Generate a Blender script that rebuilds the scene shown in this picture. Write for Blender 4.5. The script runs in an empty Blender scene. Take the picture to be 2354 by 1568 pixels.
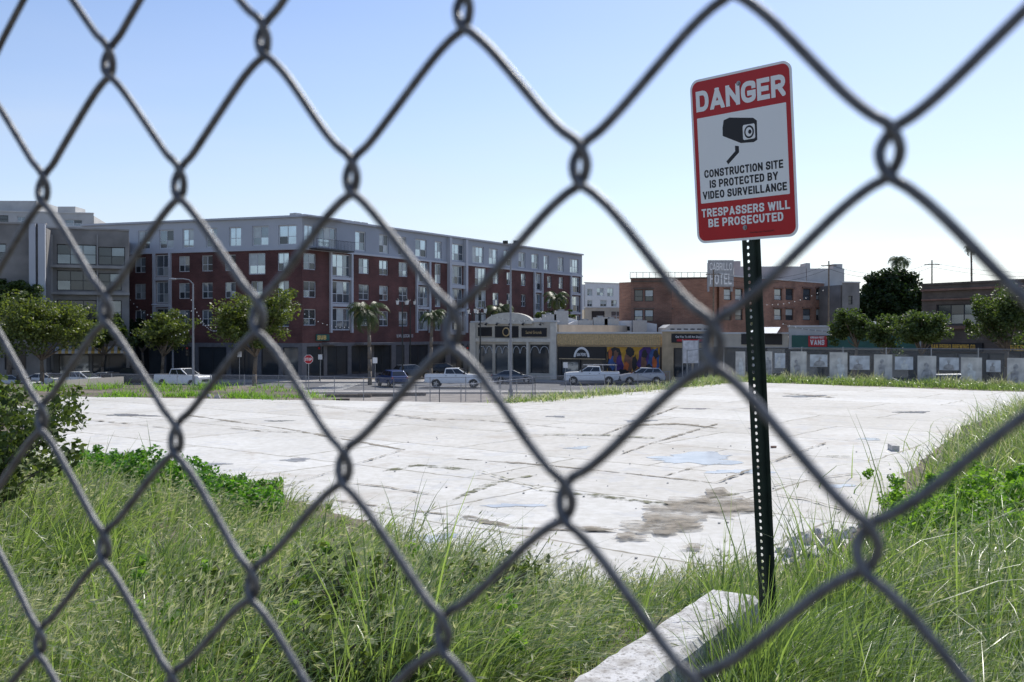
import bpy, bmesh, math, random
import numpy as np
from mathutils import Vector, Matrix
random.seed(7); rng=np.random.default_rng(7)
F=2289.0; CZ=3.0; HV=765.0
def PX(u,Z): return (u-1177)/F*Z
def PH(v,Z): return CZ+(HV-v)/F*Z
COL=bpy.context.scene.collection
# ------------------------------------------------ materials
def newmat(name):
    m=bpy.data.materials.new(name); m.use_nodes=True; nt=m.node_tree
    return m,nt,nt.nodes['Principled BSDF']
def mat(name,col,rough=.8,metal=0,var=.15,scale=2.0,bump=0,spec=.4,detail=5,ragged=None):
    m,nt,b=newmat(name)
    tc=nt.nodes.new('ShaderNodeTexCoord'); n=nt.nodes.new('ShaderNodeTexNoise')
    n.inputs['Scale'].default_value=scale; n.inputs['Detail'].default_value=detail
    nt.links.new(tc.outputs['Object'],n.inputs['Vector'])
    r=nt.nodes.new('ShaderNodeValToRGB')
    r.color_ramp.elements[0].position=.3; r.color_ramp.elements[1].position=.7
    r.color_ramp.elements[0].color=[c*(1-var) for c in col]+[1]
    r.color_ramp.elements[1].color=[min(1,c*(1+var)) for c in col]+[1]
    nt.links.new(n.outputs['Fac'],r.inputs['Fac']); nt.links.new(r.outputs['Color'],b.inputs['Base Color'])
    b.inputs['Roughness'].default_value=rough; b.inputs['Metallic'].default_value=metal
    b.inputs['Specular IOR Level'].default_value=spec
    if bump:
        bp=nt.nodes.new('ShaderNodeBump'); bp.inputs['Strength'].default_value=bump
        n2=nt.nodes.new('ShaderNodeTexNoise'); n2.inputs['Scale'].default_value=scale*8
        nt.links.new(tc.outputs['Object'],n2.inputs['Vector'])
        nt.links.new(n2.outputs['Fac'],bp.inputs['Height']); nt.links.new(bp.outputs['Normal'],b.inputs['Normal'])
    if ragged:
        n3=nt.nodes.new('ShaderNodeTexNoise'); n3.inputs['Scale'].default_value=ragged[0]; n3.inputs['Detail'].default_value=10; n3.inputs['Roughness'].default_value=.7
        nt.links.new(tc.outputs['Object'],n3.inputs['Vector']); r3=nt.nodes.new('ShaderNodeMapRange'); r3.inputs[1].default_value=ragged[1]; r3.inputs[2].default_value=ragged[1]+ragged[2]
        nt.links.new(n3.outputs['Fac'],r3.inputs[0]); nt.links.new(r3.outputs[0],b.inputs['Alpha'])
    return m
def leafmat(name,c0,c1,trans=.35,gloss=.45,tint=(1.25,1.3,.5),spec=.4):
    m,nt,b=newmat(name)
    g=nt.nodes.new('ShaderNodeNewGeometry'); r=nt.nodes.new('ShaderNodeValToRGB')
    r.color_ramp.elements[0].color=(*c0,1); r.color_ramp.elements[1].color=(*c1,1)
    nt.links.new(g.outputs['Random Per Island'],r.inputs['Fac'])
    nt.links.new(r.outputs['Color'],b.inputs['Base Color'])
    b.inputs['Roughness'].default_value=gloss; b.inputs['Specular IOR Level'].default_value=spec
    t=nt.nodes.new('ShaderNodeBsdfTranslucent'); mx=nt.nodes.new('ShaderNodeMixShader')
    mc=nt.nodes.new('ShaderNodeMix'); mc.data_type='RGBA'; mc.blend_type='MULTIPLY'; mc.inputs[0].default_value=1
    nt.links.new(r.outputs['Color'],mc.inputs[6]); mc.inputs[7].default_value=(tint[0]*1.6,tint[1]*1.6,tint[2]*1.6,1)
    nt.links.new(mc.outputs[2],t.inputs['Color'])
    mx.inputs[0].default_value=trans
    nt.links.new(b.outputs[0],mx.inputs[1]); nt.links.new(t.outputs[0],mx.inputs[2])
    nt.links.new(mx.outputs[0],nt.nodes['Material Output'].inputs['Surface'])
    return m
def brickmat(name,c1,c2,mortar,scale=1.0):
    m,nt,b=newmat(name)
    tc=nt.nodes.new('ShaderNodeTexCoord'); mp=nt.nodes.new('ShaderNodeMapping'); mp.inputs['Rotation'].default_value=(math.radians(90),0,0)
    br=nt.nodes.new('ShaderNodeTexBrick'); br.inputs['Scale'].default_value=scale
    br.inputs['Color1'].default_value=(*c1,1); br.inputs['Color2'].default_value=(*c2,1); br.inputs['Mortar'].default_value=(*mortar,1)
    br.inputs['Brick Width'].default_value=.45; br.inputs['Row Height'].default_value=.15; br.inputs['Mortar Size'].default_value=.012
    nt.links.new(tc.outputs['Object'],mp.inputs['Vector']); nt.links.new(mp.outputs[0],br.inputs['Vector'])
    n=nt.nodes.new('ShaderNodeTexNoise'); n.inputs['Scale'].default_value=.4; n.inputs['Detail'].default_value=8
    nt.links.new(tc.outputs['Object'],n.inputs['Vector'])
    r=nt.nodes.new('ShaderNodeMapRange'); r.inputs[1].default_value=.3; r.inputs[2].default_value=.7; r.inputs[3].default_value=.65; r.inputs[4].default_value=1.35
    nt.links.new(n.outputs['Fac'],r.inputs[0])
    mx=nt.nodes.new('ShaderNodeVectorMath'); mx.operation='SCALE'
    nt.links.new(br.outputs['Color'],mx.inputs[0]); nt.links.new(r.outputs[0],mx.inputs['Scale'])
    nt.links.new(mx.outputs[0],b.inputs['Base Color']); b.inputs['Roughness'].default_value=.9
    return m
def glassmat(name,col,metal,rough=.08):
    m=mat(name,col,rough,metal,.25,.35,spec=.8); return m

M={}
M['brick_dark']=brickmat('brick_dark',(.125,.048,.042),(.095,.037,.034),(.12,.075,.07))
M['brick_red']=brickmat('brick_red',(.23,.12,.085),(.17,.09,.066),(.22,.17,.14))
M['brick_brown']=brickmat('brick_brown',(.13,.10,.08),(.095,.075,.062),(.12,.10,.085))
M['brick_orange']=brickmat('brick_orange',(.35,.175,.115),(.26,.13,.088),(.30,.22,.17))
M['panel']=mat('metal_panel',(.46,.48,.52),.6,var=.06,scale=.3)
M['panel_shade']=mat('metal_panel_shaded',(.33,.36,.41),.6,var=.06,scale=.3)  # same panels, with the right facade's shade put into the colour
M['stucco_grey']=mat('stucco_grey',(.15,.15,.16),.9)
M['concrete_wall']=mat('concrete_wall',(.235,.225,.215),.9,var=.25,scale=.5,bump=.1)
M['concrete_mid']=mat('concrete_mid',(.32,.31,.30),.9,var=.2,scale=.6)
M['concrete_light']=mat('concrete_light',(.50,.50,.49),.9,var=.12,scale=.6)
M['white']=mat('white_paint',(.75,.75,.75),.6,var=.05)
M['cream']=mat('cream_stucco',(.54,.49,.41),.85,var=.15,scale=.7)
M['cream2']=mat('cream_trim',(.64,.60,.52),.85,var=.1)
M['tan']=mat('tan_stucco',(.47,.36,.23),.85,var=.2,scale=1)
M['ochre']=mat('ochre_tile',(.58,.42,.21),.7,var=.3,scale=6)
M['frame']=mat('window_frame',(.58,.60,.62),.5,var=.04)
M['frame_dark']=mat('dark_frame',(.035,.035,.04),.5,var=.1)
M['glass0']=glassmat('glass_dark',(.05,.06,.07),.3)
M['glass1']=glassmat('glass_reflective',(.42,.49,.54),.8)
M['glass2']=mat('glass_blind',(.42,.46,.47),.35,.2,.15,1.5,spec=.8)
M['glass3']=glassmat('glass_mid',(.18,.21,.24),.6)
M['black']=mat('black_paint',(.015,.015,.018),.5,var=.2)
M['nearblack']=mat('near_black',(.02,.018,.016),.8,var=.3)  # near-black flat colour for shed wall boxes and trousers
M['shopshade']=mat('dark_shopfront_shade',(.05,.047,.045),.7,var=.4,scale=.7)  # dark shopfront colour with the shops' shadow painted into it
M['green']=mat('dark_green_paint',(.03,.11,.09),.6,var=.1)
M['red']=mat('red_paint',(.45,.02,.03),.5,var=.08)
M['yellow']=mat('yellow_paint',(.50,.27,.03),.6,var=.35,scale=1.5)
M['awningyellow']=mat('awning_yellow',(.72,.50,.15),.6,var=.08)
M['purple']=mat('purple_paint',(.07,.03,.16),.6,var=.5,scale=1.5)
M['bluepaint']=mat('blue_paint',(.04,.09,.24),.6,var=.5,scale=1.5)
M['skinpaint']=mat('brown_paint',(.20,.10,.065),.7,var=.35,scale=2)
M['orange']=mat('orange_paint',(.50,.12,.03),.6,var=.3,scale=1.5)
M['roof']=mat('roof_membrane',(.60,.60,.59),.9,var=.15,scale=.4)
M['steel']=mat('galvanised_steel',(.33,.34,.36),.45,.7,var=.1,scale=4)
M['pole']=mat('pole_grey',(.30,.31,.33),.6,.3,var=.1)
M['poledark']=mat('pole_dark',(.03,.035,.035),.5,.2,var=.1)
M['bulb']=mat('bulb_glass',(.85,.84,.8),.3,var=.02)
M['lampglass']=mat('lamp_glass',(.75,.75,.72),.3,var=.03)
M['bark']=mat('bark',(.16,.13,.10),.95,var=.35,scale=6,bump=.4)
M['palmbark']=mat('palm_bark',(.20,.17,.14),.95,var=.3,scale=8)
M['tyre']=mat('tyre_rubber',(.02,.02,.02),.85,var=.1)
M['rim']=mat('alloy_rim',(.45,.45,.47),.3,.8,var=.05)
M['carglass']=mat('car_glass',(.03,.035,.04),.06,.2,var=.1,spec=.9)
M['headlight']=mat('headlight_lens',(.7,.7,.7),.15,.2,var=.05)
M['taillight']=mat('taillight_lens',(.4,.01,.01),.2,var=.05)
M['asphalt']=mat('asphalt',(.15,.15,.155),.9,var=.2,scale=.4)
M['pavement']=mat('pavement_concrete',(.38,.36,.34),.9,var=.12,scale=.5)
M['gravel']=mat('gravel_dirt',(.30,.27,.24),.95,var=.3,scale=.8,bump=.3)
M['paint']=mat('road_paint',(.6,.6,.58),.8,var=.1)
M['rock']=mat('concrete_rubble',(.50,.48,.45),.95,var=.3,scale=8,bump=.8)
M['dirt']=mat('crack_dirt',(.25,.22,.17),.95,var=.4,scale=6,bump=.4,detail=9,ragged=(2.6,.40,.14))
M['dirtsoft']=mat('silt_patch',(.27,.235,.185),.95,var=.4,scale=5,bump=.4,detail=10,ragged=(1.9,.36,.26))
M['moss']=mat('crack_moss',(.16,.16,.09),.95,var=.5,scale=7,bump=.4,detail=9,ragged=(4.5,.44,.14))
# ------------------------------------------------ mesh builder
class MB:
    def __init__(s): s.v=[];s.f=[];s.m=[]
    def add(s,vs,fs,m=0):
        o=len(s.v); s.v+=[tuple(p) for p in vs]; s.f+=[[i+o for i in f] for f in fs]; s.m+=[m]*len(fs); return s
    def box(s,x0,x1,y0,y1,z0,z1,m=0):
        return s.add([(x0,y0,z0),(x1,y0,z0),(x1,y1,z0),(x0,y1,z0),(x0,y0,z1),(x1,y0,z1),(x1,y1,z1),(x0,y1,z1)],
              [(0,3,2,1),(4,5,6,7),(0,1,5,4),(1,2,6,5),(2,3,7,6),(3,0,4,7)],m)
    def cyl(s,p0,p1,r0,r1=None,n=8,m=0):
        if r1 is None: r1=r0
        p0=Vector(p0);p1=Vector(p1);d=(p1-p0).normalized()
        a=d.orthogonal().normalized(); b=d.cross(a)
        vs=[]
        for p,r in((p0,r0),(p1,r1)):
            for i in range(n):
                t=2*math.pi*i/n; vs.append(p+(a*math.cos(t)+b*math.sin(t))*r)
        fs=[(i,(i+1)%n,n+(i+1)%n,n+i) for i in range(n)]+[tuple(range(n))[::-1],tuple(range(n,2*n))]
        return s.add(vs,fs,m)
    def path(s,pts,r,n=6,m=0):
        for a,b in zip(pts[:-1],pts[1:]): s.cyl(a,b,r,r,n,m)
        return s
    def exy(s,poly,z0,z1,m=0):
        n=len(poly)
        return s.add([(x,y,z0) for x,y in poly]+[(x,y,z1) for x,y in poly],
            [tuple(range(n))[::-1],tuple(range(n,2*n))]+[(i,(i+1)%n,n+(i+1)%n,n+i) for i in range(n)],m)
    def exz(s,poly,y0,y1,m=0):
        n=len(poly)
        return s.add([(x,y0,z) for x,z in poly]+[(x,y1,z) for x,z in poly],
            [tuple(range(n)),tuple(range(n,2*n))[::-1]]+[(i,n+i,n+(i+1)%n,(i+1)%n) for i in range(n)],m)
    def ell(s,c,r,nu=10,nv=6,m=0):
        vs=[];fs=[]
        for j in range(nv+1):
            ph=math.pi*j/nv
            for i in range(nu):
                t=2*math.pi*i/nu; vs.append((c[0]+r[0]*math.sin(ph)*math.cos(t),c[1]+r[1]*math.sin(ph)*math.sin(t),c[2]+r[2]*math.cos(ph)))
        for j in range(nv):
            for i in range(nu): fs.append((j*nu+i,(j+1)*nu+i,(j+1)*nu+(i+1)%nu,j*nu+(i+1)%nu))
        return s.add(vs,fs,m)
    def mesh(s,name,mats,smooth=False,recalc=True):
        me=bpy.data.meshes.new(name); me.from_pydata(s.v,[],s.f)
        for m in mats: me.materials.append(M[m] if isinstance(m,str) else m)
        me.polygons.foreach_set('material_index',s.m)
        if smooth: me.polygons.foreach_set('use_smooth',[True]*len(s.f))
        me.update()
        if recalc:
            bm=bmesh.new(); bm.from_mesh(me); bmesh.ops.recalc_face_normals(bm,faces=bm.faces); bm.to_mesh(me); bm.free()
        return me
    def obj(s,name,parent,mats,loc=(0,0,0),rot=(0,0,0),smooth=False,label=None,bevel=0):
        return place(s.mesh(name,mats,smooth),name,parent,loc,rot,label,bevel)
def place(me,name,parent,loc=(0,0,0),rot=(0,0,0),label=None,bevel=0):
    o=bpy.data.objects.new(name,me); COL.objects.link(o); o.parent=parent; o.location=loc; o.rotation_euler=rot
    if label: o['label']=label
    if bevel:
        b=o.modifiers.new('bevel','BEVEL'); b.width=bevel; b.segments=2; b.limit_method='ANGLE'
    return o
def tag(o,label,cat=None,group=None,kind=None):
    o['label']=label
    if cat: o['category']=cat
    if group: o['group']=group
    if kind: o['kind']=kind
    return o
def thing(name,label,cat,loc=(0,0,0),rot=(0,0,0),group=None):
    e=bpy.data.objects.new(name,None); COL.objects.link(e); e.location=loc; e.rotation_euler=rot; e.empty_display_size=.3
    return tag(e,label,cat,group)
def mesh_np(name,V,Fq,mats,mi=None,smooth=False):
    me=bpy.data.meshes.new(name); V=np.asarray(V,dtype=np.float32).reshape(-1,3); Fq=np.asarray(Fq,dtype=np.int32)
    k=Fq.shape[1]; n=len(Fq)
    me.vertices.add(len(V)); me.vertices.foreach_set('co',V.ravel())
    me.loops.add(n*k); me.loops.foreach_set('vertex_index',Fq.ravel())
    me.polygons.add(n); me.polygons.foreach_set('loop_start',np.arange(0,n*k,k,dtype=np.int32))
    me.polygons.foreach_set('loop_total',np.full(n,k,dtype=np.int32))
    for m in mats: me.materials.append(M[m] if isinstance(m,str) else m)
    if mi is not None: me.polygons.foreach_set('material_index',mi)
    me.update(calc_edges=True); me.validate()
    if smooth: me.polygons.foreach_set('use_smooth',[True]*len(me.polygons))
    return me
def text(s,parent,loc,w,h,m,bold=0.02,depth=.002,rot=(0,0,0),name='lettering'):
    c=bpy.data.curves.new('t','FONT'); c.body=s; c.offset=bold; c.align_x='CENTER'; c.resolution_u=4; c.space_character=1+bold*2
    o=bpy.data.objects.new('t',c); COL.objects.link(o)
    dg=bpy.context.evaluated_depsgraph_get(); me=bpy.data.meshes.new_from_object(o.evaluated_get(dg))
    bpy.data.objects.remove(o); co=np.array([v.co[:] for v in me.vertices])
    mn=co.min(0);mx=co.max(0); c2=(mn+mx)/2
    out=np.zeros_like(co); out[:,0]=(co[:,0]-c2[0])/(mx[0]-mn[0])*w; out[:,2]=(co[:,1]-c2[1])/(mx[1]-mn[1])*h
    me.vertices.foreach_set('co',out.astype(np.float32).ravel()); me.materials.clear(); me.materials.append(M[m] if isinstance(m,str) else m); me.update()
    me.name=name
    return place(me,name,parent,loc,rot)
# own grotesque letters: strokes unioned by scanline into one flat sheet
r_=.42
GL={'A':[(0,[(.02,-.05),(.5,1.02),(.98,-.05)]),(0,[(.22,.22),(.78,.22)])],'N':[(0,[(0,0),(0,1)]),(0,[(0,1),(1,0)]),(0,[(1,0),(1,1)])],
'D':[(1,[(0,0),(0,1),(1,1,.5),(1,0,.5)])],'G':[(0,[(1,.80),(1,1,r_),(0,1,r_),(0,0,r_),(1,0,.3),(1,.42),(.58,.42)])],
'E':[(0,[(1,1),(0,1),(0,0),(1,0)]),(0,[(0,.51),(.88,.51)])],'R':[(0,[(0,0),(0,1),(1,1,r_),(1,.46,r_),(0,.46)]),(0,[(.55,.46),(1,0)])],
'C':[(0,[(1,.76),(1,1,r_),(0,1,r_),(0,0,r_),(1,0,r_),(1,.24)])],'O':[(1,[(0,0,r_),(0,1,r_),(1,1,r_),(1,0,r_)])],
'S':[(0,[(1,.80),(1,1,.3),(0,1,.3),(0,.54,.3),(1,.46,.3),(1,0,.3),(0,0,.3),(0,.20)])],'T':[(0,[(0,1),(1,1)]),(0,[(.5,.9),(.5,0)])],
'U':[(0,[(0,1),(0,0,r_),(1,0,r_),(1,1)])],'I':[(0,[(.5,0),(.5,1)])],'P':[(0,[(0,0),(0,1),(1,1,r_),(1,.42,r_),(0,.42)])],
'B':[(1,[(0,.5),(.95,.5,.25),(.95,1,.25),(0,1)]),(1,[(0,.5),(1,.5,.25),(1,0,.25),(0,0)])],'Y':[(0,[(0,1.05),(.5,.42),(1,1.05)]),(0,[(.5,.42),(.5,0)])],
'V':[(0,[(0,1.05),(.5,0),(1,1.05)])],'L':[(0,[(0,1),(0,0),(1,0)])],'W':[(0,[(0,1.05),(.25,0),(.5,.95),(.75,0),(1,1.05)])],'H':[(0,[(0,0),(0,1)]),(0,[(1,0),(1,1)]),(0,[(0,.5),(1,.5)])],
'F':[(0,[(1,1),(0,1),(0,0)]),(0,[(0,.5),(.85,.5)])],'.':[(0,[(.5,0),(.5,.01)])]}
GW={'I':0.0,'W':1.75,'.':0.0,'A':1.2,'L':.85,'E':.88,'T':.95,'Y':1.15,'V':1.15,'N':1.08,'O':1.12,'G':1.12,'C':1.05}
def gtext(s,parent,loc,w,h,m,t=.19,cw=.62,gap=.11,rot=(0,0,0),rows=30):
    mb=MB(); x=0; step=1/rows; nc=4
    for ch in s:
        if ch==' ': x+=.34; continue
        W_=(cw-t)*GW.get(ch,1)+t; cols=int(W_*rows*nc)+1
        gx_=x+(np.arange(cols)+.5)/(rows*nc); gy_=(np.arange(rows)+.5)*step; GX,GY=np.meshgrid(gx_,gy_); mask=np.zeros(GX.shape,bool)
        for closed,pts in GL[ch]:
            P=[(x+t/2+p[0]*(W_-t),t/2+p[1]*(1-t),(p[2] if len(p)>2 else 0)) for p in pts]
            Q=[]; n=len(P)
            for i,(px,py,r) in enumerate(P):
                if r and (closed or 0<i<n-1):
                    A=Vector(P[i-1][:2]);B=Vector((px,py));C=Vector(P[(i+1)%n][:2])
                    a=B+(A-B).normalized()*min(r,(A-B).length*.5);c=B+(C-B).normalized()*min(r,(C-B).length*.5)
                    for k in range(9):
                        q=k/8; Q.append((a*(1-q)**2+B*2*q*(1-q)+c*q*q,1))
                else: Q.append((Vector((px,py)),0))
            if closed: Q.append(Q[0])
            for (a,ra),(b_,rb) in zip(Q[:-1],Q[1:]):
                L=(b_-a).length
                if L<1e-5: continue
                d=(b_-a)/L; ea=0 if ra else t/2; eb=0 if rb else t/2
                lx=(GX-a.x)*d.x+(GY-a.y)*d.y; ly=-(GX-a.x)*d.y+(GY-a.y)*d.x
                mask|=(lx>-ea)&(lx<L+eb)&(np.abs(ly)<t/2)
                if ra: mask|=(GX-a.x)**2+(GY-a.y)**2<(t/2)**2
                if rb: mask|=(GX-b_.x)**2+(GY-b_.y)**2<(t/2)**2
        for j in range(rows):
            r=mask[j].astype(int); e_=np.diff(np.concatenate([[0],r,[0]])); st_=np.where(e_==1)[0]; en=np.where(e_==-1)[0]
            for a,b_ in zip(st_,en):
                xa=x+a/(rows*nc);xb=x+b_/(rows*nc); mb.add([(xa,0,j*step),(xb,0,j*step),(xb,0,(j+1)*step),(xa,0,(j+1)*step)],[(0,1,2,3)])
        x+=W_+gap
    x-=gap; mb.v=[((a-x/2)/x*w,b*h,(c-.5)*h) for a,b,c in mb.v]
    return place(mb.mesh('lettering',[m],recalc=False),'lettering',parent,loc,rot)
# ------------------------------------------------ terrain
PV=[(-48,30,.02),(-18,31,.03),(-9.6,21.5,.15),(-4.4,18.3,.2),(-2.4,16,.23),(-1.1,13.7,.24),(.9,11.4,.245),(3.6,12.8,.225),(5.7,16.2,.24),(8.6,21.8,.28),(14.4,32,.22),(21.9,41.4,.12),(45,42,0),(42,52,-.4),(12.5,67.5,-.4),(11.5,60.5,-.3),(-.1,42.6,-.3),(-8,44.6,-.3),(-13,56,-.3),(-48,62,-.3)]
def inpoly(x,y,poly):
    ins=np.zeros(x.shape,bool); n=len(poly)
    for i in range(n):
        x0,y0=poly[i][:2];x1,y1=poly[(i+1)%n][:2]
        c=((y0>y)!=(y1>y)); xi=(x1-x0)*(y-y0)/((y1-y0) if y1!=y0 else 1e-9)+x0
        ins^=(c&(x<xi))
    return ins
def street(x): return np.clip(-2.6+.035*(np.asarray(x,float)-9),-2.6,-1.6)
def height(x,y):
    x=np.asarray(x,float);y=np.asarray(y,float)
    best=np.full(x.shape,1e9);sl=np.zeros(x.shape);n=len(PV)
    for i in range(n):
        x0,y0,s0=PV[i];x1,y1,s1=PV[(i+1)%n]
        dx,dy=x1-x0,y1-y0; t=np.clip(((x-x0)*dx+(y-y0)*dy)/(dx*dx+dy*dy),0,1)
        d=np.hypot(x-x0-t*dx,y-y0-t*dy); b=d<best
        best=np.where(b,d,best); sl=np.where(b,s0+(s1-s0)*t,sl)
    z=best*sl; top=1.82; zp=np.clip(z,0,50)
    z=np.where(z>0,zp/(1+(zp/top)**6)**(1/6),z)
    z=np.where(z<0,np.maximum(z,street(x)),z)
    z=np.where(inpoly(x,y,PV),0,z)
    return z
def h1(x,y): return float(height(np.array([x]),np.array([y]))[0])
xs=np.concatenate([np.array([-2500,-1200,-600,-300,-200,-140]),np.arange(-100,-16,3),np.arange(-16,26,.45),np.arange(26,100,3),np.array([140,200,300,600,1200,2500])])
ys=np.concatenate([np.array([-400,-100,-40,-15]),np.arange(-8,30,.45),np.arange(30,80,1.0),np.arange(80,140,5),np.array([160,200,300,500,900,1600,3500])])
gx,gy=np.meshgrid(xs,ys); gz=height(gx,gy)
near=(gz>.05); gz=gz+near*(.04*np.sin(gx*2.3+gy)+.03*np.sin(gy*3.1-gx*1.7))
nx=len(xs);ny=len(ys)
idx=np.arange(nx*ny).reshape(ny,nx)
fq=np.stack([idx[:-1,:-1],idx[:-1,1:],idx[1:,1:],idx[1:,:-1]],-1).reshape(-1,4)
m,nt,b=newmat('ground_soil'); tc=nt.nodes.new('ShaderNodeTexCoord')
n1=nt.nodes.new('ShaderNodeTexNoise'); n1.inputs['Scale'].default_value=.5; n1.inputs['Detail'].default_value=8
n2=nt.nodes.new('ShaderNodeTexNoise'); n2.inputs['Scale'].default_value=9; n2.inputs['Detail'].default_value=8
nt.links.new(tc.outputs['Object'],n1.inputs[0]); nt.links.new(tc.outputs['Object'],n2.inputs[0])
ad=nt.nodes.new('ShaderNodeMath'); ad.operation='ADD'; nt.links.new(n1.outputs['Fac'],ad.inputs[0]); nt.links.new(n2.outputs['Fac'],ad.inputs[1])
r=nt.nodes.new('ShaderNodeValToRGB'); cr=r.color_ramp; cr.elements[0].position=.35; cr.elements[0].color=(.04,.045,.02,1); cr.elements[1].position=.65; cr.elements[1].color=(.26,.20,.16,1)
e=cr.elements.new(.5); e.color=(.12,.10,.07,1)
mr=nt.nodes.new('ShaderNodeMath'); mr.operation='MULTIPLY'; mr.inputs[1].default_value=.5
nt.links.new(ad.outputs[0],mr.inputs[0]); nt.links.new(mr.outputs[0],r.inputs[0]); nt.links.new(r.outputs[0],b.inputs['Base Color']); b.inputs['Roughness'].default_value=1
bp=nt.nodes.new('ShaderNodeBump'); bp.inputs['Strength'].default_value=.6; nt.links.new(n2.outputs['Fac'],bp.inputs['Height']); nt.links.new(bp.outputs[0],b.inputs['Normal'])
M['soil']=m
g=place(mesh_np('ground',np.stack([gx,gy,gz],-1),fq,['soil'],smooth=True),'ground',None); tag(g,'sloping soil and weed ground of the vacant lot',kind='structure')
# slab
m,nt,b=newmat('slab_concrete'); tc=nt.nodes.new('ShaderNodeTexCoord')
def noise(scale,detail=6,rough=.6,dist=0):
    n=nt.nodes.new('ShaderNodeTexNoise'); n.inputs['Scale'].default_value=scale;n.inputs['Detail'].default_value=detail;n.inputs['Roughness'].default_value=rough;n.inputs['Distortion'].default_value=dist
    nt.links.new(tc.outputs['Object'],n.inputs['Vector']); return n
def ramp(src,p0,c0,p1,c1):
    r=nt.nodes.new('ShaderNodeValToRGB'); r.color_ramp.elements[0].position=p0;r.color_ramp.elements[0].color=(*c0,1);r.color_ramp.elements[1].position=p1;r.color_ramp.elements[1].color=(*c1,1)
    nt.links.new(src,r.inputs[0]); return r
def mix(f,a,b_,mode='MIX'):
    x=nt.nodes.new('ShaderNodeMix'); x.data_type='RGBA'; x.blend_type=mode
    if isinstance(f,(int,float)): x.inputs[0].default_value=f
    else: nt.links.new(f,x.inputs[0])
    for s,i in((a,6),(b_,7)):
        if isinstance(s,tuple): x.inputs[i].default_value=(*s,1)
        else: nt.links.new(s,x.inputs[i])
    return x.outputs[2]
base=ramp(noise(.25,8).outputs['Fac'],.3,(.57,.555,.515),.7,(.72,.71,.68)).outputs[0]
fine=ramp(noise(5,9,.7).outputs['Fac'],.35,(.84,.83,.80),.6,(1,1,1)).outputs[0]
base=mix(1.0,base,fine,'MULTIPLY')
nd=noise(1.2,4); sc=nt.nodes.new('ShaderNodeVectorMath'); sc.operation='SCALE'; sc.inputs['Scale'].default_value=.3
nt.links.new(nd.outputs['Color'],sc.inputs[0]); av=nt.nodes.new('ShaderNodeVectorMath'); av.operation='ADD'
nt.links.new(tc.outputs['Object'],av.inputs[0]); nt.links.new(sc.outputs[0],av.inputs[1])
mp=nt.nodes.new('ShaderNodeMapping'); mp.inputs['Rotation'].default_value=(0,0,math.radians(38)); nt.links.new(av.outputs[0],mp.inputs[0])
br=nt.nodes.new('ShaderNodeTexBrick'); br.offset=.35; br.inputs['Scale'].default_value=1; br.inputs['Brick Width'].default_value=5.6; br.inputs['Row Height'].default_value=3.9; br.inputs['Mortar Size'].default_value=.045; br.inputs['Mortar Smooth'].default_value=.7
br.inputs['Color1'].default_value=(1,1,1,1); br.inputs['Color2'].default_value=(.86,.84,.81,1); br.inputs['Mortar'].default_value=(.34,.31,.24,1)
nt.links.new(mp.outputs[0],br.inputs['Vector'])
base=mix(.85,base,br.outputs['Color'],'MULTIPLY')
st_=ramp(noise(.55,12,.68,.6).outputs['Fac'],.56,(0,0,0),.67,(.6,.6,.6)).outputs[0]
base=mix(st_,base,(.42,.37,.31))
st2=ramp(noise(2.3,12,.75).outputs['Fac'],.65,(0,0,0),.73,(.8,.8,.8)).outputs[0]
base=mix(st2,base,(.30,.27,.21))
st3=ramp(noise(1.3,6,.5,1.2).outputs['Fac'],.59,(0,0,0),.615,(.32,.32,.32)).outputs[0]
base=mix(st3,base,(.45,.46,.48))
nt.links.new(base,b.inputs['Base Color']); b.inputs['Roughness'].default_value=.85; b.inputs['Specular IOR Level'].default_value=.2
bp=nt.nodes.new('ShaderNodeBump'); bp.inputs['Strength'].default_value=.25; bp.inputs['Distance'].default_value=.02
nt.links.new(noise(25,6).outputs['Fac'],bp.inputs['Height']); nt.links.new(bp.outputs[0],b.inputs['Normal'])
M['slab']=m
SL=[(-21,46),(-18.3,37),(-11.5,24),(-9.6,20.5),(-4.4,17.6),(-2.4,15.2),(-1.1,12.9),(.9,10.6),(3.7,12.0),(6.3,16),(9.3,21.8),(15,32),(22,41),(28,43),(26,49),(13.6,59.7),(8,52),(-.1,41.8),(-9,43.6)]
rs=[]
for i in range(len(SL)):
    a=Vector(SL[i]);c=Vector(SL[(i+1)%len(SL)]); n=max(2,int((c-a).length/1.0))
    for k in range(n):
        p=a.lerp(c,k/n); q=.18 if k else 0
        rs.append((p.x+random.uniform(-q,q),p.y+random.uniform(-q,q)))
o=MB().exy(rs,-.3,.05,0).obj('concrete_pavement',None,['slab']); tag(o,'cracked pale concrete slab of the empty lot',kind='structure')
def sheet(name,x0,x1,y0,y1,dz,mt,label,nx=40):
    X=np.linspace(x0,x1,nx);V=[];Fs=[]
    for x in X:
        z=float(street(x))+dz; V+=[(x,y0,z),(x,y1,z)]
    for i in range(nx-1): Fs.append((2*i,2*i+2,2*i+3,2*i+1))
    mb=MB().add(V,Fs); o=mb.obj(name,None,[mt]); return tag(o,label,kind='structure')
sheet('road',-150,120,94.5,110.5,.03,'asphalt','grey asphalt street running past the shops',90)
sheet('gravel_lot',-60,12,63,91,.02,'gravel','bare gravel strip beside the street',60)
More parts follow.
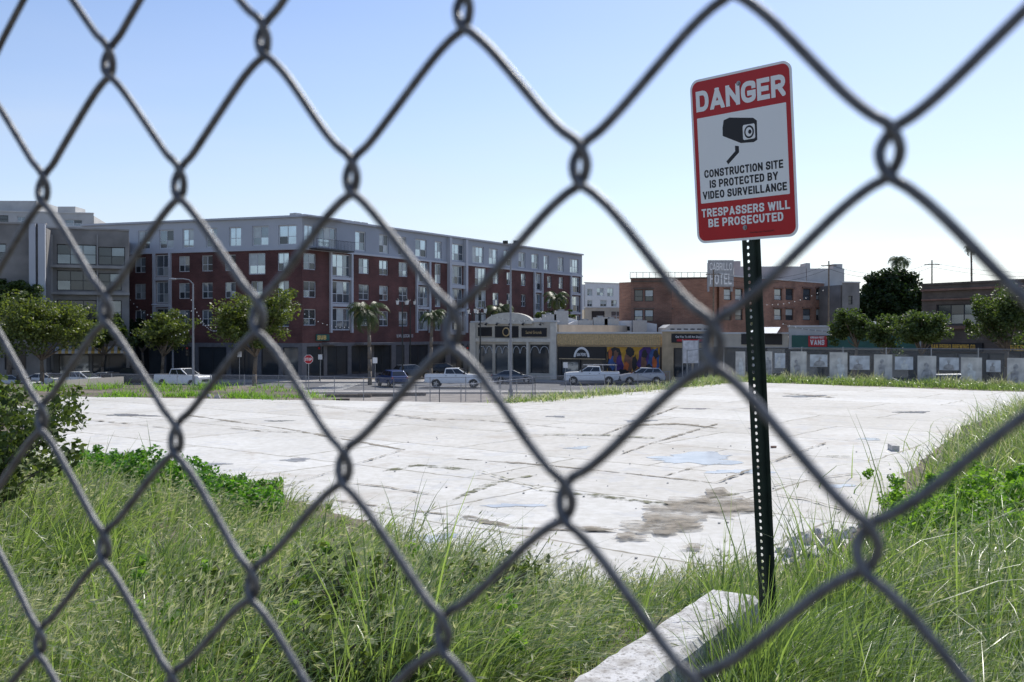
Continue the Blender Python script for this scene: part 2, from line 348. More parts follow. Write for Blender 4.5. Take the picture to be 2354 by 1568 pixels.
def slabx(name,x0,x1,y0,y1,top,mt,label):
    X=np.linspace(x0,x1,60);mb=MB()
    for a,c in zip(X[:-1],X[1:]):
        za=float(street(a));zc=float(street(c))
        mb.add([(a,y0,za-.2),(c,y0,zc-.2),(c,y1,zc-.2),(a,y1,za-.2),(a,y0,za+top),(c,y0,zc+top),(c,y1,zc+top),(a,y1,za+top)],[(4,5,6,7),(0,1,5,4),(2,3,7,6)],0)
    o=mb.obj(name,None,[mt]); tag(o,label,kind='structure')
slabx('pavement',-150,15,110.5,116,.16,'pavement','concrete pavement in front of the shops')
slabx('pavement',-60,12,91.2,94.3,.15,'pavement','concrete pavement beside the vacant lot')
mb=MB()
for x in np.arange(-90,20,6):
    z=float(street(x))+.04; z2=float(street(x+3))+.04; mb.add([(x,102.3,z),(x+3,102.3,z2),(x+3,102.5,z2),(x,102.5,z)],[(0,1,2,3)])
for k in range(8):
    y=95.5+k*1.8; z=float(street(-18))+.042; mb.add([(-20,y,z),(-16.5,y,z),(-16.5,y+.7,z),(-20,y+.7,z)],[(0,1,2,3)])
tag(mb.obj('road_marking',None,['paint']),'white lane dashes and crosswalk bars',kind='structure')
# puddles
wm,nt,b=newmat('puddle_water'); b.inputs['Roughness'].default_value=.10; b.inputs['IOR'].default_value=1.33; b.inputs['Specular IOR Level'].default_value=.5
tc=nt.nodes.new('ShaderNodeTexCoord'); n=noise(1.5,5); rr0=ramp(n.outputs['Fac'],.4,(.38,.385,.395),.6,(.52,.52,.525)); nt.links.new(rr0.outputs[0],b.inputs['Base Color'])
M['water']=wm
def blob(cu,cv,wu,wv,seed,z):
    rr=random.Random(seed); pts=[]; n=60
    ph=[rr.uniform(0,6.28) for _ in range(6)]
    for i in range(n):
        t=2*math.pi*i/n; k=1+.25*math.sin(2*t+ph[0])+.2*math.sin(3*t+ph[1])+.15*math.sin(5*t+ph[2])+.1*math.sin(9*t+ph[3])+.07*math.sin(14*t+ph[4])+.05*math.sin(21*t+ph[5])
        u=cu+wu/2*k*math.cos(t); v=cv+wv/2*k*math.sin(t); Z=F*(CZ-.05)/(v-HV)
        pts.append((PX(u,Z),Z,z))
    return pts
pud=[(230,1046,130,12),(465,1067,90,7),(680,1058,60,7),(1600,1055,220,22),(1180,1163,120,8),(1700,1085,120,10),(1930,1118,60,8),(1470,968,70,5),(995,1238,95,18),(1850,911,80,5),(2100,948,60,5),(1280,958,35,4),(300,955,110,5),(640,968,50,3),(1330,1030,50,6),(1600,940,50,3),(1745,985,50,5),(2000,1010,50,5)]
for i,p in enumerate(pud):
    pts=blob(*p,i+3,.056); tag(MB().add(pts,[tuple(range(len(pts)))]).obj('puddle',None,['water']),'shallow puddle of water on the concrete',kind='structure')
mb=MB()
def ribbon(pp,w0,w1,z,mi,seed):
    rr=random.Random(seed); P=[]
    for (u,v) in pp:
        Z=F*(CZ-.05)/(v-HV); P.append(Vector((PX(u,Z),Z)))
    Q=[]
    for a,c in zip(P[:-1],P[1:]):
        n=max(2,int((c-a).length/.12))
        for k in range(n): Q.append(a.lerp(c,k/n))
    Q.append(P[-1]); n=len(Q); L=[];R=[]; w=.5
    for i,q in enumerate(Q):
        d=(Q[min(i+1,n-1)]-Q[max(i-1,0)]).normalized(); nr=Vector((-d.y,d.x))
        w=min(1,max(0,w+rr.uniform(-.22,.22))); ww=(w0+(w1-w0)*w)*min(1,(i+1)/4,(n-i)/4); off=rr.uniform(-.04,.04)
        a=q+nr*(ww*rr.uniform(.7,1.3)+off*.5); c=q-nr*(ww*rr.uniform(.7,1.3)-off*.5); L.append((a.x,a.y,z));R.append((c.x,c.y,z))
    mb.add(L+R,[(i,i+1,n+i+1,n+i) for i in range(n-1)],mi)
rib=[([(430,955),(650,985),(930,1035)],.02,.12,0),([(1050,1055),(1250,1070),(1450,1090),(1650,1112)],.03,.15,0),([(880,1085),(960,1070),(1090,1082)],.02,.14,1),([(1040,1150),(1140,1110),(1235,1092)],.02,.10,1),
([(1240,1128),(1380,1142),(1540,1162),(1700,1135)],.05,.2,1),
([(1050,1185),(1180,1215),(1330,1222)],.03,.14,0),([(760,1150),(900,1170),(1060,1188)],.02,.12,0),([(1450,978),(1560,975),(1650,985)],.1,.7,0),([(1530,1095),(1600,1075),(1680,1062)],.01,.1,0),
([(530,985),(600,992),(680,996)],.05,.2,0),([(930,962),(1100,966),(1300,985)],.02,.1,0),([(1000,1140),(880,1120),(720,1105)],.01,.06,0),([(1430,1045),(1500,1020),(1650,975)],.02,.09,0),
([(180,965),(300,975),(420,990)],.02,.2,0),([(1900,1050),(1980,1052)],.05,.2,1),([(1250,1000),(1400,1002),(1520,1010)],.02,.15,1),([(1380,1003),(1560,935)],.02,.07,0),([(1800,905),(1920,915)],.05,.2,0),([(1300,1215),(1420,1225)],.1,.25,0),([(1960,1180),(1850,1150),(1780,1140)],.02,.1,0),
([(930,1035),(800,1075),(640,1125)],.01,.06,0),([(1700,1135),(1850,1105),(1980,1090)],.01,.06,0),([(700,930),(950,960),(1050,975)],.01,.07,0),([(1650,1112),(1760,1070),(1900,1020)],.01,.06,0),([(1100,1085),(1240,1128)],.01,.08,1)]
for i,(pp,a,c,mi) in enumerate(rib): ribbon(pp,a,c,.058+.0012*i,mi,i)
for j,(cu,cv,wu,wv) in enumerate([(1600,1178,260,58),(1520,1218,150,34),(1665,1150,110,34),(1590,1264,60,10),(1450,1240,80,12),(1380,1222,60,8)]):
    pts=blob(cu,cv,wu,wv,50+j,.091+.0013*j); mb.add(pts,[tuple(range(len(pts)))],2)
tag(mb.obj('pavement_crack',None,['dirt','moss','dirtsoft']),'dirt and moss filled cracks in the concrete',kind='structure')
# ------------------------------------------------ facades
class Fac:
    def __init__(s,ua,Za,ub,Zb):
        s.A=Vector((PX(ua,Za),Za)); s.B=Vector((PX(ub,Zb),Zb)); d=s.B-s.A; s.L=d.length; s.d=d/s.L; s.ang=math.atan2(d.y,d.x)
    def s(s,u):
        r=(u-1177)/F; return (r*s.A.y-s.A.x)/(s.d.x-r*s.d.y)
    def z(s,v,u): return PH(v,s.A.y+s.d.y*s.s(u))
WC={}
def window(w,h,style):
    w=round(w,1);h=round(h,1)
    variant=random.randrange(5); key=(w,h,style,variant)
    if key in WC: return WC[key]
    mb=MB(); mats=['frame','glass0','glass1','glass2','glass3','frame_dark']
    fr=5 if style in('shop','dark','grid') else 0; t=.09 if style!='bay' else .13
    W_,H_=w/2,h
    mb.box(-W_,W_,0,.06,0,t,fr).box(-W_,W_,0,.06,h-t,h,fr).box(-W_,-W_+t,0,.06,t,h-t,fr).box(W_-t,W_,0,.06,t,h-t,fr)
    nc={'sash':1 if w<1.3 else 2,'bay':2 if w<2.6 else 3,'shop':max(1,int(w/1.5)),'dark':1,'grid':max(2,int(w/1.2))}[style]
    nr={'sash':2,'bay':2,'shop':1,'dark':2,'grid':2}[style]
    for i in range(nc):
        x0=-W_+t+(w-2*t)*i/nc; x1=-W_+t+(w-2*t)*(i+1)/nc
        if i: mb.box(x0-.035,x0+.035,.005,.055,t,h-t,fr)
        zs_=[t,h-t] if nr==1 else [t,t+(h-2*t)*(.42 if style!='grid' else .5),h-t]
        for j in range(len(zs_)-1):
            if j: mb.box(x0,x1,.008,.05,zs_[j]-.03,zs_[j]+.03,fr)
            gm={'shop':random.choice([1,1,4]),'dark':random.choice([1,4,3,1]),'sash':random.choice([1,2,3,4,2,4]),'bay':random.choice([2,3,4,2,1]),'grid':random.choice([1,4,1,1,4])}[style]
            tl=random.uniform(-.012,.012)
            mb.add([(x0,.04+tl,zs_[j]),(x1,.04-tl,zs_[j]),(x1,.04-tl,zs_[j+1]),(x0,.04+tl,zs_[j+1])],[(0,1,2,3)],gm)
    WC[key]=mb.mesh('window',mats); return WC[key]
def mesh_raw(mb,name,mats):
    me=bpy.data.meshes.new(name); me.from_pydata(mb.v,[],mb.f)
    for m_ in mats: me.materials.append(M[m_])
    me.polygons.foreach_set('material_index',mb.m); me.update(); return me
def facade(par,fac,z0,z1,ops,bands,recess=.14,name='wall'):
    mats=[b_[1] for b_ in bands]; mb=MB()
    ops=[(max(.05,a),min(fac.L-.05,b_),max(c,z0+.02),min(d,z1-.05),st) for a,b_,c,d,st in ops if b_>0.3 and a<fac.L-.3]
    X=sorted({0.0,round(fac.L,3)}|{round(o[0],3) for o in ops}|{round(o[1],3) for o in ops})
    Zs=sorted({round(z0,3),round(z1,3)}|{round(o[2],3) for o in ops}|{round(o[3],3) for o in ops}|{round(b_[0],3) for b_ in bands if z0<b_[0]<z1})
    for i in range(len(X)-1):
        for j in range(len(Zs)-1):
            cx=(X[i]+X[i+1])/2; cz=(Zs[j]+Zs[j+1])/2
            if any(o[0]<cx<o[1] and o[2]<cz<o[3] for o in ops): continue
            mi=next((k for k,b_ in enumerate(bands) if cz<b_[0]),len(bands)-1)
            mb.add([(X[i],0,Zs[j]),(X[i+1],0,Zs[j]),(X[i+1],0,Zs[j+1]),(X[i],0,Zs[j+1])],[(0,1,2,3)],mi)
    for o in ops:
        mi=next((k for k,b_ in enumerate(bands) if (o[2]+o[3])/2<b_[0]),len(bands)-1); a,b2,c,d=o[:4]; y=recess+.06
        mb.add([(a,0,c),(b2,0,c),(b2,0,d),(a,0,d),(a,y,c),(b2,y,c),(b2,y,d),(a,y,d)],[(0,4,5,1),(1,5,6,2),(2,6,7,3),(3,7,4,0)],mi)
    loc=(fac.A.x-par.location.x,fac.A.y-par.location.y,-par.location.z); rot=(0,0,fac.ang)
    w=place(mesh_raw(mb,name,mats),name,par,loc,rot)
    c,s_=math.cos(fac.ang),math.sin(fac.ang)
    for o in ops:
        me=window(o[1]-o[0],o[3]-o[2],o[4]); x=(o[0]+o[1])/2; y=recess
        ob=place(me,'window',par,(loc[0]+c*x-s_*y,loc[1]+s_*x+c*y,loc[2]+o[2]),rot)
        ob.scale=((o[1]-o[0])/round(o[1]-o[0],1),1,(o[3]-o[2])/round(o[3]-o[2],1))
    return loc,rot
def core(par,poly,z0,z1,mt,name='roof'):
    lo=par.location; MB().exy([(x-lo.x,y-lo.y) for x,y in poly],z0-lo.z,z1-lo.z).obj(name,par,[mt])
def atf(fac,par,s_,y,z):
    c,sn=math.cos(fac.ang),math.sin(fac.ang)
    return (fac.A.x-par.location.x+c*s_-sn*y, fac.A.y-par.location.y+sn*s_+c*y, z-par.location.z)
def inset(fac,dist,s_):
    p=fac.A+fac.d*s_+Vector((-fac.d.y,fac.d.x))*dist; return (p.x,p.y)
SB=-2.6
FL=Fac(190,125,695,115); FR=Fac(695,115,1338,172)
mainb=thing('apartment_building','five storey apartment block of dark red brick with grey top','building',(FL.B.x,FL.B.y,SB))
zG=3.0; zf=[3.0,6.25,9.5]; zT=12.75; zR=16.35
ops=[]
sL=lambda a,b_:(FL.s(a),FL.s(b_))
for k,z in enumerate(zf):
    for u in (323,424,477,530): a,b_=sL(u-13,u+12); ops.append((a,b_,z+.85,z+2.75,'sash'))
    a,b_=sL(358,392); ops.append((a,b_,z+.35,z+3.0,'bay'))
    ops.append((*sL(571,610),z+.35,z+2.85,'bay')) if k==2 else ops.append((*sL(577,604),z+.7,z+2.8,'sash'))
    a,b_=sL(638,664); ops.append((a,b_,z+.7,z+2.8,'sash'))
for a,b_ in((205,222),(235,262),(275,296),(318,345),(366,400),(420,446),(474,500),(527,555),(580,618),(640,682)):
    ops.append((*sL(a,b_),zT+.45,zT+2.75,'bay'))
for a,b_ in((310,370),(380,440),(455,520),(530,590),(600,640),(650,685)): ops.append((*sL(a,b_),SB+.6,SB+3.9,'shop'))
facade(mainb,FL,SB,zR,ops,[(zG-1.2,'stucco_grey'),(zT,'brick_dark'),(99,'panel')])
ops=[]; sR=lambda a,b_:(FR.s(a),FR.s(b_))
for z in zf:
    for a,b_ in((698,727),(825,849),(872,893),(917,938),(1133,1147),(1165,1177),(1198,1209),(1258,1268),(1285,1295)):
        ops.append((*sR(a,b_),z+.85,z+2.75,'sash'))
    for a,b_ in((760,806),(957,985),(1000,1014),(1036,1064),(1092,1118),(1228,1244),(1312,1333)): ops.append((*sR(a,b_),z+.3,z+3.0,'bay'))
for a,b_ in((700,722),(733,774),(817,841),(872,894),(916,934),(955,981),(1000,1016),(1036,1066),(1086,1112),(1124,1144),(1158,1176),(1192,1208),(1222,1238),(1250,1262),(1282,1296),(1310,1330)):
    ops.append((*sR(a,b_),zT+.4,zT+2.8,'bay'))
for a,b_ in((705,745),(752,800),(808,850),(860,900),(910,930),(940,985),(995,1025),(1036,1066),(1078,1120),(1130,1160),(1170,1200)): ops.append((*sR(a,b_),SB+.5,SB+4.0,'shop'))
facade(mainb,FR,SB,zR,ops,[(zG-1.2,'stucco_grey'),(zT,'brick_dark'),(99,'panel_shade')])
core(mainb,[inset(FL,.5,.3),inset(FL,.5,FL.L-.2),inset(FR,.5,.5),inset(FR,.5,FR.L-.1),inset(FR,18,FR.L-.1),inset(FL,26,.3)],SB,zR-.25,'roof')
lo,ro=(FR.A.x-mainb.location.x,FR.A.y-mainb.location.y,-SB),(0,0,FR.ang)
mb=MB()
a,b_=FR.s(1028),FR.s(1070); mb.box(a,a+.5,-.5,0,zG,zR-.1,0).box(b_-.5,b_,-.5,0,zG,zR-.1,0)
for z in zf+[zT]: mb.box(a+.5,b_-.5,-.35,-.003,z-.25,z+.25,0)
for u0,u1 in((757,809),(955,988),(1226,1246),(1310,1335)):
    a,b_=FR.s(u0),FR.s(u1)
    mb.box(a,a+.28,-.28,0,zG,zT-.1,0).box(b_-.28,b_,-.28,0,zG,zT-.1,0)
    for z in zf[1:]: mb.box(a+.28,b_-.28,-.2,-.003,z-.1,z+.25,0)
mb.box(-.2,FR.L,-.35,.4,zR,zR+.22,0)
mb.box(-.2,FR.L,-.16,-.003,zT-.12,zT+.12,0)
mb.box(-.4,6,-1.3,0,zR+.02,zR+.19,0)
mb.obj('trim',mainb,['panel'],lo,ro)
mb=MB(); mb.box(0,FL.L+.2,-.35,.4,zR+.005,zR+.225,0).box(0,FL.L,-.16,-.003,zT-.12,zT+.12,0)
a,b_=FL.s(354),FL.s(395)
mb.box(a,a+.3,-.3,0,zG,zT-.13,0).box(b_-.3,b_,-.3,0,zG,zT-.13,0)
for z in zf: mb.box(a+.3,b_-.3,-.2,-.003,z-.15,z+.3,0)
mb.obj('trim',mainb,['panel'],(FL.A.x-mainb.location.x,FL.A.y-mainb.location.y,-SB),(0,0,FL.ang))
mb=MB(); mb.box(1,7.5,-1.3,0,zT-.05,zT+.12,0)
for k in range(27): mb.box(1+k*.25,1.03+k*.25,-1.3,-1.27,zT+.12,zT+1.15,0)
mb.box(1,7.6,-1.33,-1.25,zT+1.15,zT+1.2,0)
mb.obj('balcony',mainb,['frame_dark'],lo,ro)
mb=MB()
for k in range(9): mb.box(2+k*1.5,3+k*1.5,3,4,zR,zR+.9,0)
mb.box(14,18,6,10,zR,zR+1.2,0)
for k in range(4): mb.box(30+k*7,31.5+k*7,3,4,zR,zR+.7,0)
mb.obj('rooftop_unit',mainb,['steel'],lo,ro)
mb=MB(); mb.box(FR.s(740),FR.s(770),-1.2,-.01,zG-1.4,zG-1.15,0).box(FR.s(815),FR.s(890),-1.5,-.01,zG-1.5,zG-1.25,0); mb.obj('canopy',mainb,['stucco_grey'],lo,ro)
sg=MB().box(-1.1,1.1,-.12,0,0,.75).obj('shop_sign',mainb,['green'],atf(FR,mainb,FR.s(740),-.05,PH(783,119)),(0,0,FR.ang))
gtext('SUB',sg,(-.2,-.13,.37),1.5,.5,'awningyellow')
text('ILWU LOCAL 13',mainb,atf(FR,mainb,FR.s(928),-.22,PH(772,133)),3.4,.42,'frame',.02,rot=(0,0,FR.ang))
def building(name,label,fac,z0,z1,ops,bands,depth=14,roofm='roof',parap=.3):
    b_=thing(name,label,'building',(fac.A.x,fac.A.y,z0))
    mo=[]
    for o in ops:
        u0,u1,v0,v1,st=o; um=(u0+u1)/2; mo.append((fac.s(u0),fac.s(u1),fac.z(v1,um),fac.z(v0,um),st))
    facade(b_,fac,z0,z1,mo,bands)
    core(b_,[inset(fac,.4,.01),inset(fac,.4,fac.L-.01),inset(fac,depth,fac.L-.01),inset(fac,depth,.01)],z0,z1-parap,bands[-1][1],'side_wall')
    MB().box(-.05,fac.L+.05,-.12,.42,z1,z1+.18).obj('parapet',b_,[roofm],(0,0,-z0),(0,0,fac.ang))
    return b_
def fbox(b_,fac,items,name,mats):
    mb=MB()
    for (u0,u1,v0,v1,y0,y1,mi) in items:
        um=(u0+u1)/2; mb.box(fac.s(u0),fac.s(u1),y0,y1,fac.z(v1,um),fac.z(v0,um),mi)
    return mb.obj(name,b_,mats,(fac.A.x-b_.location.x,fac.A.y-b_.location.y,-b_.location.z),(0,0,fac.ang))
f=Fac(-260,102,106,106)
b1=building('concrete_building','plain grey concrete building beside the glazed block',f,SB,PH(517,106),[(-20,15,560,600,'grid'),(-20,15,640,680,'grid'),(10,60,790,850,'shop'),(-90,-30,790,850,'shop')],[(99,'concrete_wall')],roofm='concrete_mid')
fbox(b1,f,[(69,84,515,760,-.5,-.02,0),(90,106,515,760,-.5,-.02,0)],'pilaster',['panel'])
f=Fac(107,109,297,112)
b2=building('concrete_building','concrete framed building with wide glazed bays',f,SB,PH(527,110),[(131,222,562,608,'grid'),(226,288,568,610,'grid'),(131,222,622,668,'grid'),(226,280,628,668,'grid'),(131,280,690,745,'grid'),(135,205,815,862,'shop'),(212,290,815,862,'shop')],[(99,'concrete_wall')],roofm='concrete_mid')
fbox(b2,f,[(107,298,611,617,-.6,-.01,0),(107,298,672,678,-.6,-.01,0),(107,122,540,850,-.35,-.01,0),(223,226,540,780,-.2,-.01,0)],'floor_slab',['concrete_mid'])
mb=MB(); n=24; a=f.s(128);c=f.s(306); zt=f.z(797,215); zb=f.z(812,215)
for i in range(n):
    x0=a+(c-a)*i/n;x1=a+(c-a)*(i+1)/n
    mb.add([(x0,-.1,zt),(x1,-.1,zt),(x1,-1.6,zb+.25),(x0,-1.6,zb+.25),(x0,-1.6,zb),(x1,-1.6,zb)],[(0,1,2,3),(3,2,5,4)],i%2)
mb.obj('awning',b2,['white','awningyellow'],(0,0,-SB),(0,0,f.ang))
f=Fac(-120,165,216,170)
b3=building('white_building','tall white building rising behind the concrete block',f,SB,PH(487,167),[(-30,20,495,512,'grid'),(40,60,498,515,'sash'),(150,190,505,520,'sash')],[(99,'concrete_light')],12)
core(b3,[(PX(-60,168),168),(PX(85,168),168),(PX(85,168),176),(PX(-60,168),176)],PH(490,168),PH(462,168),'concrete_light','penthouse')
core(b3,[(PX(140,172),171),(PX(180,172),171),(PX(180,172),175),(PX(140,172),175)],PH(490,168),PH(470,168),'concrete_light','penthouse')
f=Fac(1345,215,1452,222)
building('white_building','distant white modern apartment building',f,SB,PH(652,218),[(1350,1362,664,680,'sash'),(1372,1388,662,680,'sash'),(1396,1410,662,682,'sash'),(1425,1440,668,690,'sash'),(1350,1362,690,705,'sash'),(1380,1395,690,705,'sash'),(1405,1418,690,705,'sash')],[(99,'white')])
f=Fac(1345,175,1450,178)
building('low_building','low cream building between brick blocks',f,SB,PH(708,176),[(1360,1390,715,735,'dark'),(1405,1430,715,735,'sash')],[(99,'cream')])
# hotel
f=Fac(1450,132,1652,130)
hot=building('brick_hotel','old red brick hotel with rows of small windows',f,SB,PH(641,131),[(u-10,u+10,v,v+27,'dark') for v in(666,712) for u in(1468,1492,1556,1590,1625)],[(99,'brick_red')],20,roofm='brick_brown')
fbox(hot,f,[(u-12,u+12,v,v+3,-.12,-.01,0) for v in(662,708) for u in(1468,1492,1556,1590,1625)]+[(1450,1652,645,648,-.15,-.01,0)],'lintel',['brick_brown'])
f2=Fac(1653,126,1935,150)
fo=[(a,a+18,v,v+26,'dark') for v in(664,710) for a in(1664,1690,1725,1780,1806,1846,1876,1908)]
hw=building('brick_hotel_wing','worn brick side wing of the old hotel',f2,SB,PH(634,126),fo,[(99,'brick_orange')],16)
fbox(hw,f2,[(a-2,a+20,v,v+3,-.12,-.01,0) for v in(660,706) for a in(1664,1690,1725,1780,1806,1846,1876,1908)],'lintel',['brick_red'])
f3=Fac(1936,140,1976,141)
building('stucco_building','grey stucco end building beside brick wing',f3,SB,PH(650,140),[(1950,1960,680,700,'dark')],[(99,'concrete_wall')])
pw=thing('rooftop_structure','weathered white parapet wall standing on the hotel roof','building',(PX(1800,140),146,PH(642,140)))
MB().box(-5.5,5,0,.4,-1,2.2).box(-5.5,-4.6,0,3,2.2,3.0).box(5.1,10.6,0,.4,-3,1.9).box(9.2,10.5,.5,3,1.9,2.6).box(5,5.6,0,3,1.9,2.7).obj('wall',pw,['concrete_light'])
bb=thing('rooftop_sign','faded rooftop board lettered with the hotel name','sign',(PX(1657,124),124,PH(659,124)))
M['board']=mat('faded_board',(.36,.37,.38),.9,var=.2,scale=2)
M['fade']=mat('faded_letters',(.80,.81,.81),.8,var=.08,scale=3)
MB().box(-1.6,1.6,0,.15,0,3.3).box(-1.5,-1.4,.15,1,-.6,3).box(1.4,1.5,.15,1,-.6,3).obj('board',bb,['board'])
gtext('CABRILLO',bb,(0,-.03,2.5),2.8,.95,'fade',t=.15); gtext('HOTEL',bb,(0,-.03,.95),2.7,1.35,'fade',t=.15)
mb=MB()
for k in range(14): mb.box(-11+k*.85,-10.95+k*.85,0,.05,0,.9)
mb.box(-11,0,0,.04,.85,.9)
rr_=thing('roof_railing','thin metal railing along the brick roof','railing',(PX(1640,132),132.5,PH(640,131))); mb.obj('rail',rr_,['poledark'])
# storefronts
f=Fac(1083,121,1281,114)
s1=building('shop_building','cream shop with arched parapet and dark arched windows',f,SB,PH(741,118),[(1100,1132,792,858,'shop'),(1138,1170,792,862,'shop'),(1178,1212,792,862,'shop'),(1218,1262,792,858,'shop')],[(99,'cream')],18)
mb=MB(); s0,s_1=f.s(1118),f.s(1226); cx=(s0+s_1)/2; zt=PH(741,118); poly=[(s0,zt-.2)]+[(cx-(s_1-s0)/2*math.cos(t),zt+1.15*math.sin(t)) for t in np.linspace(0,math.pi,16)]+[(s_1,zt-.2)]
mb.exz(poly[::-1],-.3,.2,0); mb.obj('arched_parapet',s1,['cream2'],(0,0,-SB),(0,0,f.ang))
fbox(s1,f,[(1083,1096,742,872,-.3,-.01,0),(1268,1281,742,872,-.3,-.01,0),(1096,1268,778,786,-.25,-.01,0),(1170,1176,786,872,-.2,-.01,0),(1212,1217,786,872,-.2,-.01,0)],'pilaster',['cream2'])
for u0,u1 in((1100,1132),(1138,1170),(1178,1212),(1218,1262)):
    mb=MB(); a,c=f.s(u0),f.s(u1); nn_=2
    for k in range(nn_):
        xa=a+(c-a)*k/nn_;xb=a+(c-a)*(k+1)/nn_; z0_=f.z(812,u0); hh_=f.z(796,u0)-z0_
        for j in range(10):
            t0=math.pi*j/10;t1=math.pi*(j+1)/10; xm=(xa+xb)/2; rw_=(xb-xa)/2-.05
            mb.cyl((xm+rw_*math.cos(t0),.08,z0_+hh_*math.sin(t0)),(xm+rw_*math.cos(t1),.08,z0_+hh_*math.sin(t1)),.04,.04,4)
    mb.obj('arched_glazing_bar',s1,['frame'],(0,0,-SB),(0,0,f.ang))
for q in((1100,1131,752,773),(1139,1192,750,776),(1200,1257,754,774)): fbox(s1,f,[(*q,-.12,-.01,0)],'shop_sign',['black'])
text('Sacred Grounds',s1,atf(f,s1,f.s(1228),-.15,f.z(764,1228)),2.2,.35,'ochre',.01,rot=(0,0,f.ang))
em=MB(); em.ell((0,0,0),(.55,.05,.55),14,8); em.obj('emblem',s1,['ochre'],atf(f,s1,f.s(1165),-.13,f.z(763,1165)),(0,0,f.ang))
em=MB(); em.ell((0,0,0),(.4,.05,.4),14,8); em.obj('emblem',s1,['black'],atf(f,s1,f.s(1165),-.17,f.z(763,1165)),(0,0,f.ang))
for u in (1110,1125,1150,1180,1210,1250):
    MB().cyl((0,0,0),(0,-.6,.15),.03).cyl((0,-.6,.15),(0,-.75,-.1),.06,.16,8).obj('wall_lamp',s1,['black'],atf(f,s1,f.s(u),-.02,f.z(745,u)),(0,0,f.ang))
f=Fac(1282,114,1521,109)
s2=building('shop_building','ochre tiled shop with dark windows and painted mural',f,SB,PH(767,112),[(1290,1330,830,862,'shop'),(1334,1386,825,864,'shop')],[(f.z(797,1340),'shopshade'),(99,'tan')],14)
fbox(s2,f,[(1282,1521,769,793,-.2,-.01,0)],'tile_band',['ochre'])
mb=MB(); z=f.z(795,1400)
for k in range(60): mb.box(.1+k*f.L/60,.14+k*f.L/60,-.24,-.2,z,f.z(771,1400))
mb.obj('tile_joint',s2,['tan'],(0,0,-SB),(0,0,f.ang))
fbox(s2,f,[(1286,1392,797,824,-.1,-.01,0),(1286,1392,824,826,-.12,-.01,1)],'shop_sign',['black','tan'])
mb=MB(); mb.exz([(-.95*math.cos(t),1.15*math.sin(t)) for t in np.linspace(0,math.pi,16)],-.03,0,0); mb.exz([(-.7*math.cos(t),.9*math.sin(t)) for t in np.linspace(0,math.pi,16)],-.05,-.031,1)
mb.obj('emblem',s2,['white','black'],atf(f,s2,f.s(1338),-.12,f.z(821,1338)),(0,0,f.ang))
gtext('SAN PEDRO',s2,atf(f,s2,f.s(1338),-.18,f.z(815,1338)),1.15,.35,'white',rot=(0,0,f.ang))
mx0,mx1=f.s(1396),f.s(1517); mz0,mz1=f.z(862,1450),f.z(798,1450); w=mx1-mx0
mb=MB(); mb.box(0,w,-.06,-.01,0,mz1-mz0,0)
hh=mz1-mz0; R5=random.Random(5)
def patchp(cx,cz,rx,rz,y,mi):
    ps=[(min(w,max(0,cx+rx*math.cos(t)*R5.uniform(.7,1.15))),y,min(hh,max(0,cz+rz*math.sin(t)*R5.uniform(.7,1.15)))) for t in np.linspace(0,2*math.pi,18)[:-1]]; mb.add(ps,[tuple(range(17))],mi)
k_=0
for (cx,cz,rx,rz,mi) in [(.12,.5,.16,.6,4),(.10,.45,.08,.30,5),(.17,.62,.06,.25,3),(.06,.75,.04,.2,2),(.24,.3,.08,.4,1),(.42,.45,.09,.42,3),(.44,.85,.10,.2,4),(.37,.3,.05,.2,2),(.53,.4,.05,.35,4),(.74,.5,.18,.6,1),(.70,.45,.06,.32,3),(.72,.75,.06,.16,4),(.90,.5,.12,.55,5),(.90,.45,.05,.28,2),(.93,.75,.05,.18,4),(.80,.2,.10,.2,4),(.62,.15,.08,.15,2),(.3,.1,.15,.12,4)]:
    patchp(cx*w,cz*hh,rx*w,rz*hh,-.064-.002*k_,mi); k_+=1
mb.obj('mural',s2,['yellow','purple','orange','skinpaint','black','bluepaint'],atf(f,s2,mx0,0,mz0),(0,0,f.ang),label='multicoloured painted mural of abstract faces')
f=Fac(1522,108,1640,104)
s3=building('shop_building','tan shop with black sign band and dark entrance',f,SB,PH(762,106),[(1548,1590,800,868,'shop'),(1594,1628,800,868,'shop')],[(99,'tan')],12)
sg=fbox(s3,f,[(1545,1630,767,788,-.15,-.01,0)],'shop_sign',['black'])
text('Get You To All Art Designs',s3,atf(f,s3,f.s(1587),-.17,f.z(775,1587)),3.4,.3,'white',.02,rot=(0,0,f.ang))
MB().box(-1.7,1.7,-.01,0,0,.25).obj('sign_strip',s3,['red'],atf(f,s3,f.s(1590),-.16,f.z(785,1590)),(0,0,f.ang))
f=Fac(1641,103,1812,98)
s4=building('shop_building','low cream shop with shade painted on its lower wall',f,-2.2,PH(768,100),[(1650,1700,800,860,'shop'),(1760,1805,800,860,'shop')],[(f.z(798,1720),'shopshade'),(99,'cream')],12)
fbox(s4,f,[(1705,1798,767,792,-.12,-.01,0)],'shop_sign',['black'])
mb=MB(); mb.add([(f.s(1745),-.05,f.z(752,1760)),(f.s(1795),-.05,f.z(752,1780)),(f.s(1805),-2,f.z(766,1780)),(f.s(1735),-2,f.z(766,1760))],[(0,1,2,3)]); mb.obj('awning',s4,['white'],(0,0,2.2),(0,0,f.ang))
f=Fac(1813,98,2118,90)
s5=building('shop_building','dark green shopfront with pale parapet and red sign',f,-1.9,PH(752,94),[(1830,1880,812,870,'shop'),(1890,1940,812,870,'shop'),(1950,2010,812,870,'shop'),(2020,2090,812,870,'shop')],[(f.z(804,1960),'shopshade'),(99,'concrete_light')],12)
fbox(s5,f,[(1822,2110,771,802,-.2,-.01,0)],'fascia',['green']); 
vs=fbox(s5,f,[(1862,1904,772,797,-.4,-.21,0)],'shop_sign',['red'])
